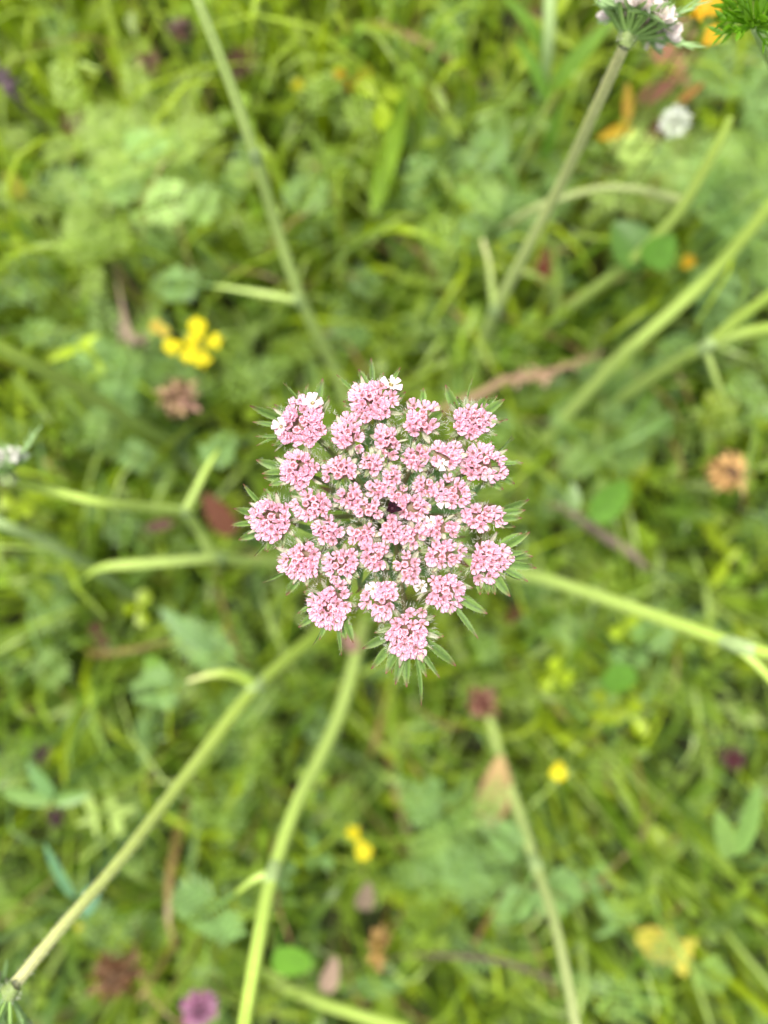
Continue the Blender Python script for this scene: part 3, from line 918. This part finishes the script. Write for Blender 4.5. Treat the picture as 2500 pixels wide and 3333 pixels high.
# leafy bright green shoot at the corner
e = empty('leafy_shoot', P(2560, 420, 0.0), 'bright green feathery leafy shoot tip on a pale stem, near orange petals', 'shoot')
m = MB(); stalk(m, [(2560,420,0.0,26),(2545,330,0.20,30),(2520,230,0.32,34),(2458,92,0.372,36)], (SPL * 0.7, SPL))
build(m, 'stem', 'stem_green', e)
tp = P(2455, 85, 0.374)
for k in range(26):
    a = k * 2.39996; el = random.uniform(-0.1, 1.2)
    v = Vector((math.cos(a) * math.cos(el), math.sin(a) * math.cos(el) , math.sin(el) * 0.6)) + Vector((-0.1, 0.3, 0))
    m = MB()
    L = random.uniform(0.009, 0.017)
    c = hx('7FB81E') * random.uniform(0.45, 0.75)
    leaf(m, tp + v * 0.001, tp + v * L, 0.0022, c, rdir(-1, 1), n=5, fold=0.5)
    for t, sg in ((0.5, 1), (0.5, -1), (0.7, 1), (0.7, -1)):
        s = v.cross(Vector((0, 0, 1))).normalized() * sg
        leaf(m, tp + v * L * t, tp + v * L * t + (v.normalized() + s * 0.7).normalized() * L * 0.4, 0.0014, c, rdir(-1, 1), n=3)
    build(m, 'leaf', 'leaf_green', e)

# ================================================================== other flowers of the meadow
def flower_stem(e, top, foot_off, r, col):
    m = MB()
    ft = ORG[e.name]
    tube(m, bez(Vector(ft), Vector((lerp(ft.x, top.x, .4), lerp(ft.y, top.y, .4), top.z * .6)), top, 6), [r * 1.2, r * 1.1, r, r, r, r * .9, r * .9], col, n=6)
    return build(m, 'stem', 'stem_green', e)

def globe_head(name, label, cat, px, py, z, dia, cols, droop=0.5, n=60, group=None, foot=None, leaves=0, flat=0.8, mat='dry_matter', tilt=(0, 0)):
    """clover head: a globe of many narrow florets"""
    c = P(px, py, z)
    ft = Vector((c.x * 0.9 + random.uniform(-.015, .015), c.y * 0.9 + random.uniform(-.015, .015), 0)) if foot is None else foot
    e = empty(name, ft, label, cat, group)
    rad = wpx(dia, z)
    ax = Vector((tilt[0], tilt[1], 1)).normalized()
    q = Vector((0, 0, 1)).rotation_difference(ax)
    flower_stem(e, c - ax * rad * 0.7, 0, 0.0008, hx('94A458') * 0.55)
    m = MB()
    tube(m, [c - ax * rad * 0.75, c - ax * rad * .3, c + ax * rad * 0.3], [rad * 0.25, rad * 0.5, rad * 0.25], np.array(cols[0]) * 0.7, n=8)
    hd = build(m, 'head', mat, e)
    m = MB()
    for k in range(n):
        t = (k + 0.5) / n; zc = 1 - 1.75 * t; a = k * 2.39996
        rxy = math.sqrt(max(0, 1 - zc * zc))
        v = Vector((rxy * math.cos(a), rxy * math.sin(a), zc * flat)) + rdir(-1, 1) * 0.12
        v.rotate(q)
        s = c + v * rad * 0.25
        col = np.array(cols[1 + k % (len(cols) - 1)]) * random.uniform(0.75, 1.2)
        leaf(m, s, c + v * rad * (random.uniform(0.6, 1.2) if mat == 'dry_matter' else random.uniform(.9, 1.05)) - Vector((0, 0, droop * rad * random.uniform(0, 0.6))), rad * (random.uniform(0.2, 0.36) if mat == 'dry_matter' else .36), col, (v + rdir(-1, 1) * .4).normalized(), fold=0.7, n=3, shape='obov')
    build(m, 'florets', mat, hd, kind='stuff')
    for k in range(leaves):
        m = MB(); a = k * 2.1 + px
        v = Vector((math.cos(a), math.sin(a), 0.1))
        leaf(m, c - ax * rad * 0.8, c - ax * rad * 0.7 + v * rad * 1.7, rad * 0.7, MID * GS, n=5, shape='ovate')
        build(m, 'leaf', 'leaf_green', e)
    return e

BR = hx('8A6A4E') * .7; PKB = hx('C49A86') * .7; TAN = hx('E2B878') * .75; MAU = hx('7A5560') * .6; DRED = hx('8C4640') * .6
globe_head('withered_clover', 'fading pinkish tan clover head with a dark brown side, below the yellow blossom', 'flower', 575, 1290, 0.175, 150, (BR, PKB, hx('D9B98C') * .7, BR * .8), n=50, droop=0.8, tilt=(-.5, .2))
globe_head('withered_clover', 'withered pinkish clover head with a pale top standing in the yellow-green sward', 'flower', 478, 190, 0.16, 90, (BR, PKB, hx('DDB49C') * .75), n=40)
globe_head('withered_clover', 'grey-brown withered clover head touching the long jointed carrot stalk', 'flower', 588, 95, 0.17, 95, (MAU, hx('8E7C74') * .7, BR), n=40)
globe_head('withered_clover', 'brown and mauve withered clover head just across the jointed carrot stalk', 'flower', 785, 195, 0.15, 120, (BR, hx('A2846E') * .65, BR * .8), n=46)
globe_head('withered_clover', 'dark red-brown clover head among bright grass, beyond the orange trefoil petals', 'flower', 1432, 330, 0.13, 95, (DRED * .7, DRED, MAU), n=40)
globe_head('withered_clover', 'tan and brown dried clover head with straw-coloured lobes, beside dark gaps', 'flower', 2380, 1540, 0.17, 150, (BR, TAN, hx('B98A58') * .65, TAN), n=50, droop=0.7, tilt=(.2, .3))
globe_head('withered_clover', 'brown clover head with a dusky red eye below the lowest pink umbellet', 'flower', 1570, 2290, 0.14, 120, (DRED * .9, hx('B88A74') * .75, hx('9A6250') * .65), n=46)
globe_head('withered_clover', 'small rusty clover head under the forked bright green stalk', 'flower', 1680, 2010, 0.10, 90, (DRED * .7, hx('8E5B3C') * .6, BR * .8), n=36)
globe_head('withered_clover', 'large crumbling brown seed head between the long stalk and the pink clover', 'flower', 370, 3180, 0.16, 170, (BR, hx('A98563') * .65, hx('8A5E40') * .6), n=60, droop=0.7)
globe_head('withered_clover', 'dark purple-red clover head on a grey-green stem beside the pale two-leaved shoot', 'flower', 2390, 2470, 0.14, 95, (DRED * .6, hx('7D4650') * .6, MAU), n=40)
globe_head('withered_clover', 'small dark mauve clover head below three pale oval leaves', 'flower', 178, 2665, 0.15, 70, (MAU * .6, MAU, hx('5A3F4A') * .6), n=32)
globe_head('withered_clover', 'dull purple clover head above the three pale oval leaves', 'flower', 130, 2465, 0.13, 80, (MAU * .7, hx('7E5A66') * .6, MAU), n=32)
globe_head('withered_clover', 'brown and mauve withered heads near the slate grass spike', 'flower', 240, 400, 0.14, 100, (MAU, hx('9A7A68') * .6, BR), n=40)
globe_head('pink_clover', 'rosy pink clover head cut by the frame beside the brown seed head', 'flower', 648, 3285, 0.20, 125, (hx('A06A80') * .6, hx('CC8CAE') * .75, hx('DCA8C4') * .75), n=60, droop=0.2, mat='petal_pink')
globe_head('white_clover', 'round white clover blossom on a thin stem above arching leaves', 'flower', 2197, 398, 0.245, 102, (hx('C9D6A8') * .7, hx('FBFCF2') * .95, hx('EEF4DE') * .92), n=80, droop=0.25, mat='petal_white', flat=0.9)
globe_head('withered_clover', 'pale buff withered clover head near the upright whitish stalk', 'flower', 1735, 60, 0.15, 80, (BR, hx('C9A78C') * .7, BR), n=36)
globe_head('withered_clover', 'brown litter-coloured clover head under the hairy stalk beside ochre leaves', 'flower', 2230, 190, 0.13, 110, (BR, hx('A87A5C') * .6, hx('8C6148') * .6), n=40)

def trefoil(label, px, py, z, petals, col, r=0.0008):
    """bird's-foot trefoil: pea flowers, each with a standard and a keel"""
    c = P(px, py, z - 0.008)
    e = empty('yellow_trefoil', (c.x * .92, c.y * .92, 0), label, 'flower')
    flower_stem(e, c, 0, r, hx('8FA048') * .6)
    for (dx, dy, size, ang) in petals:
        m = MB(); p = P(px + dx, py + dy, z)
        s = 2.0 * wpx(size, z)
        d = Vector((math.cos(ang), math.sin(ang), 0.25)).normalized()
        cl = np.array(col) * random.uniform(0.85, 1.1)
        tube(m, [c, c.lerp(p - d * s * .5, .6), p - d * s * .5], [0.0005, 0.0004, 0.0007], hx('A8A850') * .6, n=5)
        leaf(m, p - d * s * .5, p + d * s * .45 + Vector((0, 0, s * .25)), s * 0.95, cl, Vector((0, 0, 1)), n=6, shape='obov', fold=-.35, droop=-.1)
        leaf(m, p - d * s * .5 - Vector((0, 0, s * .1)), p + d * s * .6, s * .55, cl * .92, Vector((0, 0, 1)), n=5, shape='ovate', fold=.8)
        build(m, 'blossom', 'petal_yellow', e)
    m = MB()
    for k in range(3):
        a = k * 2.1 + px; leaf(m, c, c + Vector((math.cos(a), math.sin(a), 0.1)) * 0.008, 0.005, MID * GS, n=4, shape='ovate')
    build(m, 'leaf', 'leaf_green', e)
    return e
YL = hx('F0E22A') * .9; OR = hx('F6C42C') * .85
trefoil('bright yellow trefoil cluster of six blossoms above the fading tan clover head', 635, 1112, 0.205,
        [(-70,15,62,3.4),(10,-42,66,1.7),(62,0,58,0.2),(25,55,66,4.9),(-18,42,58,4.4),(-5,0,50,2.2)], YL)
trefoil('single small yellow blossom joined to the cluster by a pale stalk', 515, 1068, 0.20, [(0,0,52,2.4),(22,12,36,1.2)], hx('F0D860') * .8)
trefoil('two orange-yellow petals half hidden beside the whitish pink carrot head', 2290, 30, 0.30, [(10,-10,90,0.6),(-15,14,62,3.6)], OR)
trefoil('small orange blossom under the yellow petals near the corner shoot', 2312, 122, 0.28, [(0,0,62,0.8),(16,-14,40,0.3)], OR)
trefoil('small orange-yellow star of petals among pale grass, near a dark red clover', 1145, 255, 0.14, [(-36,-10,50,2.6),(38,-8,56,0.5),(0,28,46,4.7)], hx('E8B82C') * .75)
trefoil('tiny yellow petal beside the orange-yellow star', 970, 276, 0.14, [(0,0,48,4.7)], YL * .9)
trefoil('round yellow bud under a pinkish brown husk', 1818, 2508, 0.17, [(0,0,58,4.6),(2,-6,40,1.4)], YL)
trefoil('two yellow petals, one above the other, next to the smooth stalk', 1165, 2740, 0.18, [(-14,-30,56,2.1),(16,24,62,5.2)], YL * .95)
trefoil('little yellow speck of a blossom touching the long hairy stalk', 262, 3018, 0.15, [(0,0,42,0.5)], YL * .8)
trefoil('orange speck of a bud between the round clover leaf and the broad stalk', 2238, 855, 0.15, [(0,0,44,0.9)], OR * .9)

# dry leaves and husks
def loose_leaf(name, label, cat, p0, p1, wd, col, mat='dry_matter', shape='ovate', z=0.15, dz=0.01, edge=None, stem=True, lobes=0):
    a, b = P(*p0, z), P(*p1, z + dz)
    ft = Vector((a.x * .95, a.y * .95, 0))
    e = empty(name, ft, label, cat)
    if stem:
        m = MB(); tube(m, bez(ft, Vector((ft.x, ft.y, z * .7)), a, 5), 0.0006, np.array(col) * .7, n=5); build(m, 'stalk', 'stem_green', e)
    m = MB()
    L = (b - a).length
    leaf(m, a, b, wd * L, col, n=8, shape=shape, droop=random.uniform(.05, .2), fold=.3, edge=edge)
    for k in range(lobes):
        t = 0.3 + 0.45 * k / max(1, lobes - 1) if lobes > 1 else 0.5
        for sg in (-1, 1):
            d = (b - a).normalized(); s = d.cross(Vector((0, 0, 1))) * sg
            p = a.lerp(b, t)
            leaf(m, p - d * L * .1, p + (d * .6 + s).normalized() * L * .42, L * .26, np.array(col) * random.uniform(.9, 1.1), n=5, shape='ovate', fold=.3)
    build(m, 'blade', mat, e)
    return e
loose_leaf('withered_leaf', 'tan withered leaf curled upright below the brown clover head with a red eye', 'leaf', (1590,2680), (1630,2470), .42, hx('E0BE84') * .72, z=.13, dz=.02, edge=hx('B98F6C') * .6)
loose_leaf('yellow_leaf', 'ragged yellow leaf lying on clover near the pale stalk and twig', 'leaf', (2075,3040), (2255,3120), .62, hx('E9DD5E') * .72, z=.14, edge=hx('D9BE62') * .7, lobes=2)
loose_leaf('reddish_leaf', 'dull red-brown leaf behind the zigzag stalk and the outermost pink umbellet', 'leaf', (760,1740), (665,1610), .5, hx('8E5A44') * .6, z=.10)
loose_leaf('reddish_leaf', 'dull red leaf tucked beside the joint of the hairy stalk', 'leaf', (1760,920), (1775,800), .45, hx('96553F') * .6, z=.10)
loose_leaf('lobed_leaf', 'bright yellow-green lobed leaf like a small maple leaf', 'leaf', (2120,2690), (2185,2800), .6, hx('B5D02C') * .62, 'leaf_green', z=.15, lobes=2)
loose_leaf('arrow_leaf', 'pale green triangular leaf on the long hairy stalk side, above its joint', 'leaf', (690,2110), (515,1990), .42, hx('93BC74') * .6, 'leaf_green', z=.17, shape='tri')
for lab, a, b, wd, cl, z in (
    ('upper pale oval leaf of the three beside the small dark mauve clover head', (172,2590), (85,2490), .38, '8FBF6E', .17),
    ('long pale oval leaf pointing away from the small dark mauve clover head', (165,2605), (-5,2580), .30, '9CC767', .17),
    ('short pale oval leaf pointing towards the long hairy stalk', (180,2610), (285,2590), .42, '9CC96A', .17),
    ('narrow blue-green leaf touching the long hairy stalk', (240,2920), (140,2760), .17, '84BA84', .19),
    ('blunt blue-green leaf end just behind the long hairy stalk', (310,2880), (270,2990), .5, '86BC92', .17),
    ('tall pale leaf of the two-leaved shoot', (2400,2780), (2475,2560), .26, '9DCB62', .19),
    ('short pale leaf of the two-leaved shoot', (2375,2790), (2350,2665), .40, 'A6D066', .19),
    ('broad bright grass leaf folded lengthwise between the two upper stalks', (1215,690), (1330,270), .14, '9CC628', .12),
    ('round bright clover leaf under the forked stalk', (2010,2160), (2015,2260), .95, '7FB83C', .15),
    ('glowing light green leaf over the dry husk beside the forked stalk', (1925,1690), (2060,1565), .5, '80B83A', .16),
    ('small pale leaf standing on the mauve dry husk', (1870,1660), (1865,1570), .5, 'A0C274', .16),
    ('rounded light green leaf lying beside the smooth yellow-green stalk', (900,3090), (1010,3160), .7, '8ECB3E', .17),
    ('light green leaf with a long pale midrib on the joint of the long hairy stalk', (560,2230), (470,2140), .6, '8FBE44', .15),
    ('big dull green clover leaf crossed by a carrot stalk', (2090,860), (2010,720), .9, '78A848', .15),
    ('big bright round clover leaf crossed by a carrot stalk', (2110,860), (2190,770), .95, '7DB53E', .16),
    ('yellowish fallen leaf at the rim of the yellow-green sward', (80,650), (20,560), .6, 'C4C240', .15)):
    loose_leaf('single_leaf', lab, 'leaf', a, b, wd, hx(cl) * .62, 'leaf_green', z=z + .03, shape='ovate', dz=random.uniform(-.01, .015))

# dry stems, twigs and spikes
def twig(name, label, cat, pts, col, knobs=0, kcol=None):
    ft = P(pts[0][0], pts[0][1], pts[0][2])
    e = empty(name, (ft.x, ft.y, 0), label, cat)
    m = MB(); sp = stalk(m, pts, (np.array(col), np.array(col) * 1.1), n=8, ridge=.06)
    build(m, 'stem', 'dry_matter', e)
    if knobs:
        m = MB()
        k0 = len(sp) // 2
        for k in range(knobs):
            j = random.uniform(k0, len(sp) - 1.01); p = Vector(lerp(np.array(sp[int(j)]), np.array(sp[int(j) + 1]), j % 1)[:3])
            d = rdir(-1, 1); r = sp[int(j)][3]
            leaf(m, p, p + d * r * 3.2, r * 2, np.array(kcol) * random.uniform(.8, 1.2), rdir(-1, 1), n=3, shape='ovate', fold=.5)
        build(m, 'spikelets', 'dry_matter', e, kind='stuff')
    return e
twig('dried_weed', 'pinkish brown dry stem reaching out from under the pink flower', 'dry stem', [(1330,1400,.10,22),(1440,1335,.125,34),(1560,1285,.14,40),(1640,1240,.145,30),(1740,1225,.15,40),(1850,1190,.15,18),(1960,1150,.14,10)], hx('B99A78') * .72, 26, hx('C4A688') * .7)
twig('dried_weed', 'mauve dry husk under the glowing light green leaf', 'dry stem', [(1780,1640,.10,20),(1850,1665,.11,34),(1960,1740,.12,46),(2040,1790,.125,44),(2110,1850,.12,20)], hx('A89482') * .6)
twig('grass_spike', 'slate purple grass spike with a white tip', 'grass spike', [(170,440,.08,16),(110,380,.16,18),(55,320,.20,24),(15,270,.215,34),(-30,220,.22,34)], hx('8A7A7C') * .6, 22, hx('9C8490') * .6)
twig('grass_spike', 'ochre seed spike standing above the thin brown twig', 'grass spike', [(1285,2900,.08,10),(1255,2990,.17,22),(1235,3060,.20,34),(1220,3140,.205,26)], hx('B09040') * .6, 40, hx('C4A062') * .7)
twig('thin_twig', 'thin brown twig crossing below the ochre seed spike', 'twig', [(1180,3150,.09,8),(1330,3110,.13,14),(1490,3112,.15,22),(1640,3130,.155,22),(1800,3190,.15,26),(1950,3240,.12,10)], hx('8C7A68') * .55)
twig('thin_twig', 'thin yellow-green grass culm leaning between two stalks', 'grass stem', [(700,2960,.12,16),(640,3080,.15,18),(570,3210,.18,18),(490,3350,.20,18)], hx('A8B04A') * .55)
twig('dried_weed', 'pale dry stalk with whitish nodes beside the small yellow blossom', 'dry stem', [(370,850,.10,14),(395,980,.15,18),(410,1060,.165,36),(440,1110,.165,42),(500,1090,.16,14)], hx('BDA98C') * .62, 12, hx('C9B69E') * .65)
twig('thin_twig', 'reddish thin stem leaning beside the pale feathery-jointed stalk', 'twig', [(1700,2830,.10,16),(1640,2900,.13,18),(1590,2990,.15,16),(1540,3080,.15,12)], hx('9A6A4A') * .55)
twig('pale_petiole', 'cream leaf stalk arching across the hairy stalk', 'leaf stalk', [(1630,745,.165,14),(1720,690,.185,32),(1800,655,.195,30),(1960,612,.20,28),(2100,622,.20,32),(2180,645,.195,40),(2250,655,.19,20)], hx('C9D78C') * .62)

# ================================================================== countable leafy plants in the upper herb layer
for lab, a, b, wd, cl, z in (
    ('brown dry leaf under the whitish pink carrot head', (2130,150), (2240,250), .5, 'A8795C', .13),
    ('pinkish brown dry leaf near the orange blossom', (2260,110), (2180,60), .5, 'B98D74', .12),
    ('brown curled leaf beside the white clover blossom', (2080,330), (2200,260), .5, '8A5E48', .13),
    ('dark brown leaf under the white clover blossom', (2110,470), (2160,380), .6, '6E4A38', .12),
    ('ochre yellow leaf beside the hairy stalk', (2060,420), (1960,440), .35, 'C9A62C', .15),
    ('upright ochre leaf beside the hairy stalk', (2040,400), (2045,270), .3, 'C9A440', .15),
    ('orange-brown blade above the white clover blossom', (2210,330), (2290,270), .3, 'C08A4A', .16),
    ('mauve-brown withered leaf below the zigzag stalk joint', (560,1700), (470,1720), .4, '7C5A54', .10),
    ('brown withered leaf at the foot of the long hairy stalk', (300,2030), (350,2130), .4, '6E4A3C', .10),
    ('pale buff withered leaf beyond the lowest pink umbellet', (1160,2120), (1120,2060), .5, 'B58E80', .11),
    ('grey-pink dry husk above the ochre seed spike', (1180,2960), (1200,2880), .5, 'A08C76', .14),
    ('pale pinkish dry leaf beside the rounded light green leaf', (1060,3230), (1090,3130), .4, 'C0A48C', .15)):
    loose_leaf('dry_leaf', lab, 'leaf', a, b, wd, hx(cl) * .66, z=z + .02)

def in_frame(px, py):
    return math.hypot(px - 1260, (py - 1690)) > 520

MARKS = [(635,1112,'the bright yellow trefoil cluster'),(575,1290,'the fading tan clover head'),(832,510,'the upper joint of the straight jointed stalk'),
 (978,978,'the lower joint of the straight jointed stalk'),(785,195,'the brown and mauve clover head'),(478,190,'the pale-topped withered clover head'),(1145,255,'the orange-yellow star of petals'),
 (1432,330,'the dark red-brown clover head'),(1270,480,'the broad folded grass leaf'),(1780,200,'the upright whitish stalk'),(2046,122,'the whitish pink side flower'),(2197,398,'the white clover blossom'),
 (1800,655,'the cream arching leaf stalk'),(1612,1010,'the joint of the hairy side-flower stalk'),(2150,790,'the big round clover leaf'),(1808,1042,'the low dull green joint'),(2295,1130,'the white-bloomed fork'),
 (2110,1082,'the broad slanting stalk'),(1640,1250,'the pinkish brown dry stem'),(2380,1540,'the tan dried clover head'),(1960,1740,'the mauve dry husk'),(1990,1620,'the glowing light green leaf'),
 (2160,2015,'the bright green forked stalk'),(2395,2098,'the fork of the bright green stalk'),(1570,2290,'the brown clover head with a red eye'),(1610,2570,'the tan withered leaf'),(1818,2508,'the round yellow bud'),
 (2390,2470,'the dark purple-red clover head'),(2150,2750,'the lobed yellow-green leaf'),(2430,2680,'the pale two-leaved shoot'),(1742,2810,'the feathery joint of the pale stalk'),(2160,3080,'the ragged yellow leaf'),
 (1850,3200,'the end of the pale stalk'),(1500,3112,'the thin brown twig'),(1240,3050,'the ochre seed spike'),(1165,2740,'the two stacked yellow petals'),(890,2838,'the whitish joint of the smooth stalk'),
 (965,2620,'the middle of the smooth stalk'),(820,3200,'the lower smooth stalk'),(648,3290,'the pink clover head'),(370,3180,'the crumbling brown seed head'),(200,3020,'the cream end of the long hairy stalk'),
 (480,2680,'the middle of the long hairy stalk'),(835,2232,'the joint of the long hairy stalk'),(170,2600,'the three pale oval leaves'),(600,2050,'the pale triangular leaf'),(330,1848,'the pale low branch of the zigzag stalk'),
 (600,1668,'the upper joint of the zigzag stalk'),(14,1545,'the closed white bud'),(250,1265,'the short stretch of stalk'),(440,1110,'the pale knobbly dry stalk'),(40,300,'the slate grass spike'),(40,620,'the yellowish fallen leaf'),
 (450,640,'the pale feathery clump'),(240,400,'the mauve withered heads')]
def beside(px, py):
    return min(MARKS, key=lambda t: math.hypot(t[0] - px, t[1] - py))[2]
def tone(c):
    c = np.array(c)
    return 'yellow-green' if c[0] > 0.62 * c[1] else 'blue-green' if c[2] > 0.22 * c[1] else 'mid green'
LAB_C = 'three-leaved green clover leaf on a thin stalk among the meadow herbs'
n = 0
while n < 46:
    px, py = random.uniform(30, 2470), random.uniform(30, 3300)
    if not in_frame(px, py): continue
    n += 1
    p0 = P(px, py, 0.1)
    z = max(0.05, cover_h(p0.x, p0.y) * random.uniform(0.95, 1.2))
    c = P(px, py, z)
    e = empty('clover_plant', (c.x + random.uniform(-.02, .02), c.y + random.uniform(-.02, .02), 0))
    col = green(c.x, c.y) * 0.9
    tag(e, f'{tone(col)} three-leaved clover leaf beside {beside(px, py)}', 'clover', 'clover leaves held up in the sward')
    m = MB(); ft = ORG[e.name]
    tube(m, bez(ft, Vector((ft.x, ft.y, z * .7)), c, 4), 0.0006, col * .9, n=5); build(m, 'stalk', 'stem_green', e)
    parts = []
    up = (Vector((0, 0, 1)) + rdir(-.2, .2) * random.uniform(0.1, 0.6)).normalized()
    trifoliate(None, c, random.uniform(0.009, 0.014), col, up, parts)
    for q_ in parts: build(q_, 'leaflet', 'leaf_green', e)

LAB_F = 'finely divided feathery carrot leaf held above the grass'
FE = [(2420,470,2300,600),(2470,620,2380,420),(2400,760,2480,560),(2060,560,2200,500),(500,560,330,640),(430,700,640,640),(560,430,420,520),(300,560,200,700),(620,760,700,600),
      (1500,560,1620,700),(1650,420,1540,560),(1450,760,1600,800),(2150,1350,2020,1450),(1960,1420,1840,1560),(2280,900,2440,980),(420,1230,300,1130),(360,1440,520,1520),(1780,1980,1900,2100),
      (2060,2130,2180,1990),(1900,2340,2000,2200),(1400,2860,1560,2780),(1300,2560,1450,2640),(240,2100,120,2230),(960,2280,1100,2420),(2230,3120,2380,3200),(1980,2850,2100,2990),(760,2080,640,2160),(1050,560,960,700),(1120,870,1240,960),(1680,1450,1560,1330)]
for (a, b, a2, b2) in FE:
    q_ = P(a, b, .1); z = cover_h(q_.x, q_.y) * random.uniform(1.0, 1.25)
    p0, p1 = P(a, b, z), P(a2, b2, z + random.uniform(-.02, .02))
    e = empty('feathery_leaf', (p0.x * .95, p0.y * .95, 0), f'feathery finely cut carrot leaf beside {beside(a, b)}', 'carrot leaf', 'feathery carrot leaves in the sward')
    ft = ORG[e.name]
    pale = 1.25 if (a < 720 and b < 800) else 1.0
    col = lerp(BLUE, PALE if pale > 1 else MID, random.random() * .6) * GS * random.uniform(.95, 1.2) * pale
    m = MB(); tube(m, bez(ft, Vector((ft.x, ft.y, z * .7)), p0, 4), 0.0009, col, n=5); build(m, 'stalk', 'stem_green', e)
    m = MB(); parts = []
    L = (p1 - p0).length
    feather(m, p0, p1, L * .8, col, pairs=7, sub=3, parts=parts)
    rc = build(m, 'rachis', 'leaf_green', e)
    for q_ in parts: build(q_, 'pinna', 'leaf_green', rc)

LAB_G = 'tuft of arching green grass blades rising from the sward'
n = 0
while n < 36:
    px, py = random.uniform(30, 2470), random.uniform(30, 3300)
    if not in_frame(px, py): continue
    n += 1
    c = P(px, py, 0.0)
    e = empty('grass_tuft', c, f'tuft of arching grass blades beside {beside(px, py)}', 'grass', 'grass tufts in the meadow')
    h = cover_h(c.x, c.y)
    for k in range(random.randint(4, 6)):
        a = random.uniform(0, 6.283); d = Vector((math.cos(a), math.sin(a), 0)); L = random.uniform(.04, .12); hh = h * random.uniform(.8, 1.3)
        b0 = c + d * .003
        pts = bez(b0, b0 + d * L * .3 + Vector((0, 0, hh * 1.2)), b0 + d * L + Vector((0, 0, hh * .75)), 7)
        s = d.cross(Vector((0, 0, 1))); s.rotate(Quaternion(d, random.uniform(-.5, .5)))
        wd = random.uniform(.0014, .0030); col = green(c.x, c.y) * 1.05
        m = MB()
        rows = []; cs = []
        for j, p in enumerate(pts):
            w_ = wd * (1 - (j / 7) ** 2.4) + .00008
            rows.append([p - s * w_ + Vector((0, 0, w_ * .4)), p, p + s * w_ + Vector((0, 0, w_ * .4))]); cs.append([col, col * .85, col * 1.1])
        m.grid(rows, cs)
        build(m, 'blade', 'leaf_green', e)

LAB_H = 'leafy herb sprig with narrow opposite leaves'
n = 0
while n < 26:
    px, py = random.uniform(30, 2470), random.uniform(30, 3300)
    if not in_frame(px, py): continue
    n += 1
    q_ = P(px, py, .1); z = cover_h(q_.x, q_.y) * random.uniform(.9, 1.15)
    c = P(px, py, z)
    ft = Vector((c.x + random.uniform(-.03, .03), c.y + random.uniform(-.03, .03), 0))
    e = empty('herb_sprig', ft, f'herb sprig with narrow paired leaves beside {beside(px, py)}', 'herb', 'herb sprigs in the meadow')
    pts = bez(ft, Vector((ft.x, ft.y, z * .6)), c, 8)
    col = green(c.x, c.y)
    m = MB(); tube(m, pts, 0.0009, col, n=6); build(m, 'stem', 'stem_green', e)
    for k in range(3, 9):
        a = k * 1.57 + n
        for sg in (0, math.pi):
            d = Vector((math.cos(a + sg), math.sin(a + sg), random.uniform(.1, .7)))
            L = random.uniform(.010, .022)
            m = MB(); leaf(m, pts[k], pts[k] + d * L, L * .34, col * random.uniform(.9, 1.25), n=5, fold=.35, droop=.15)
            build(m, 'leaf', 'leaf_green', e)
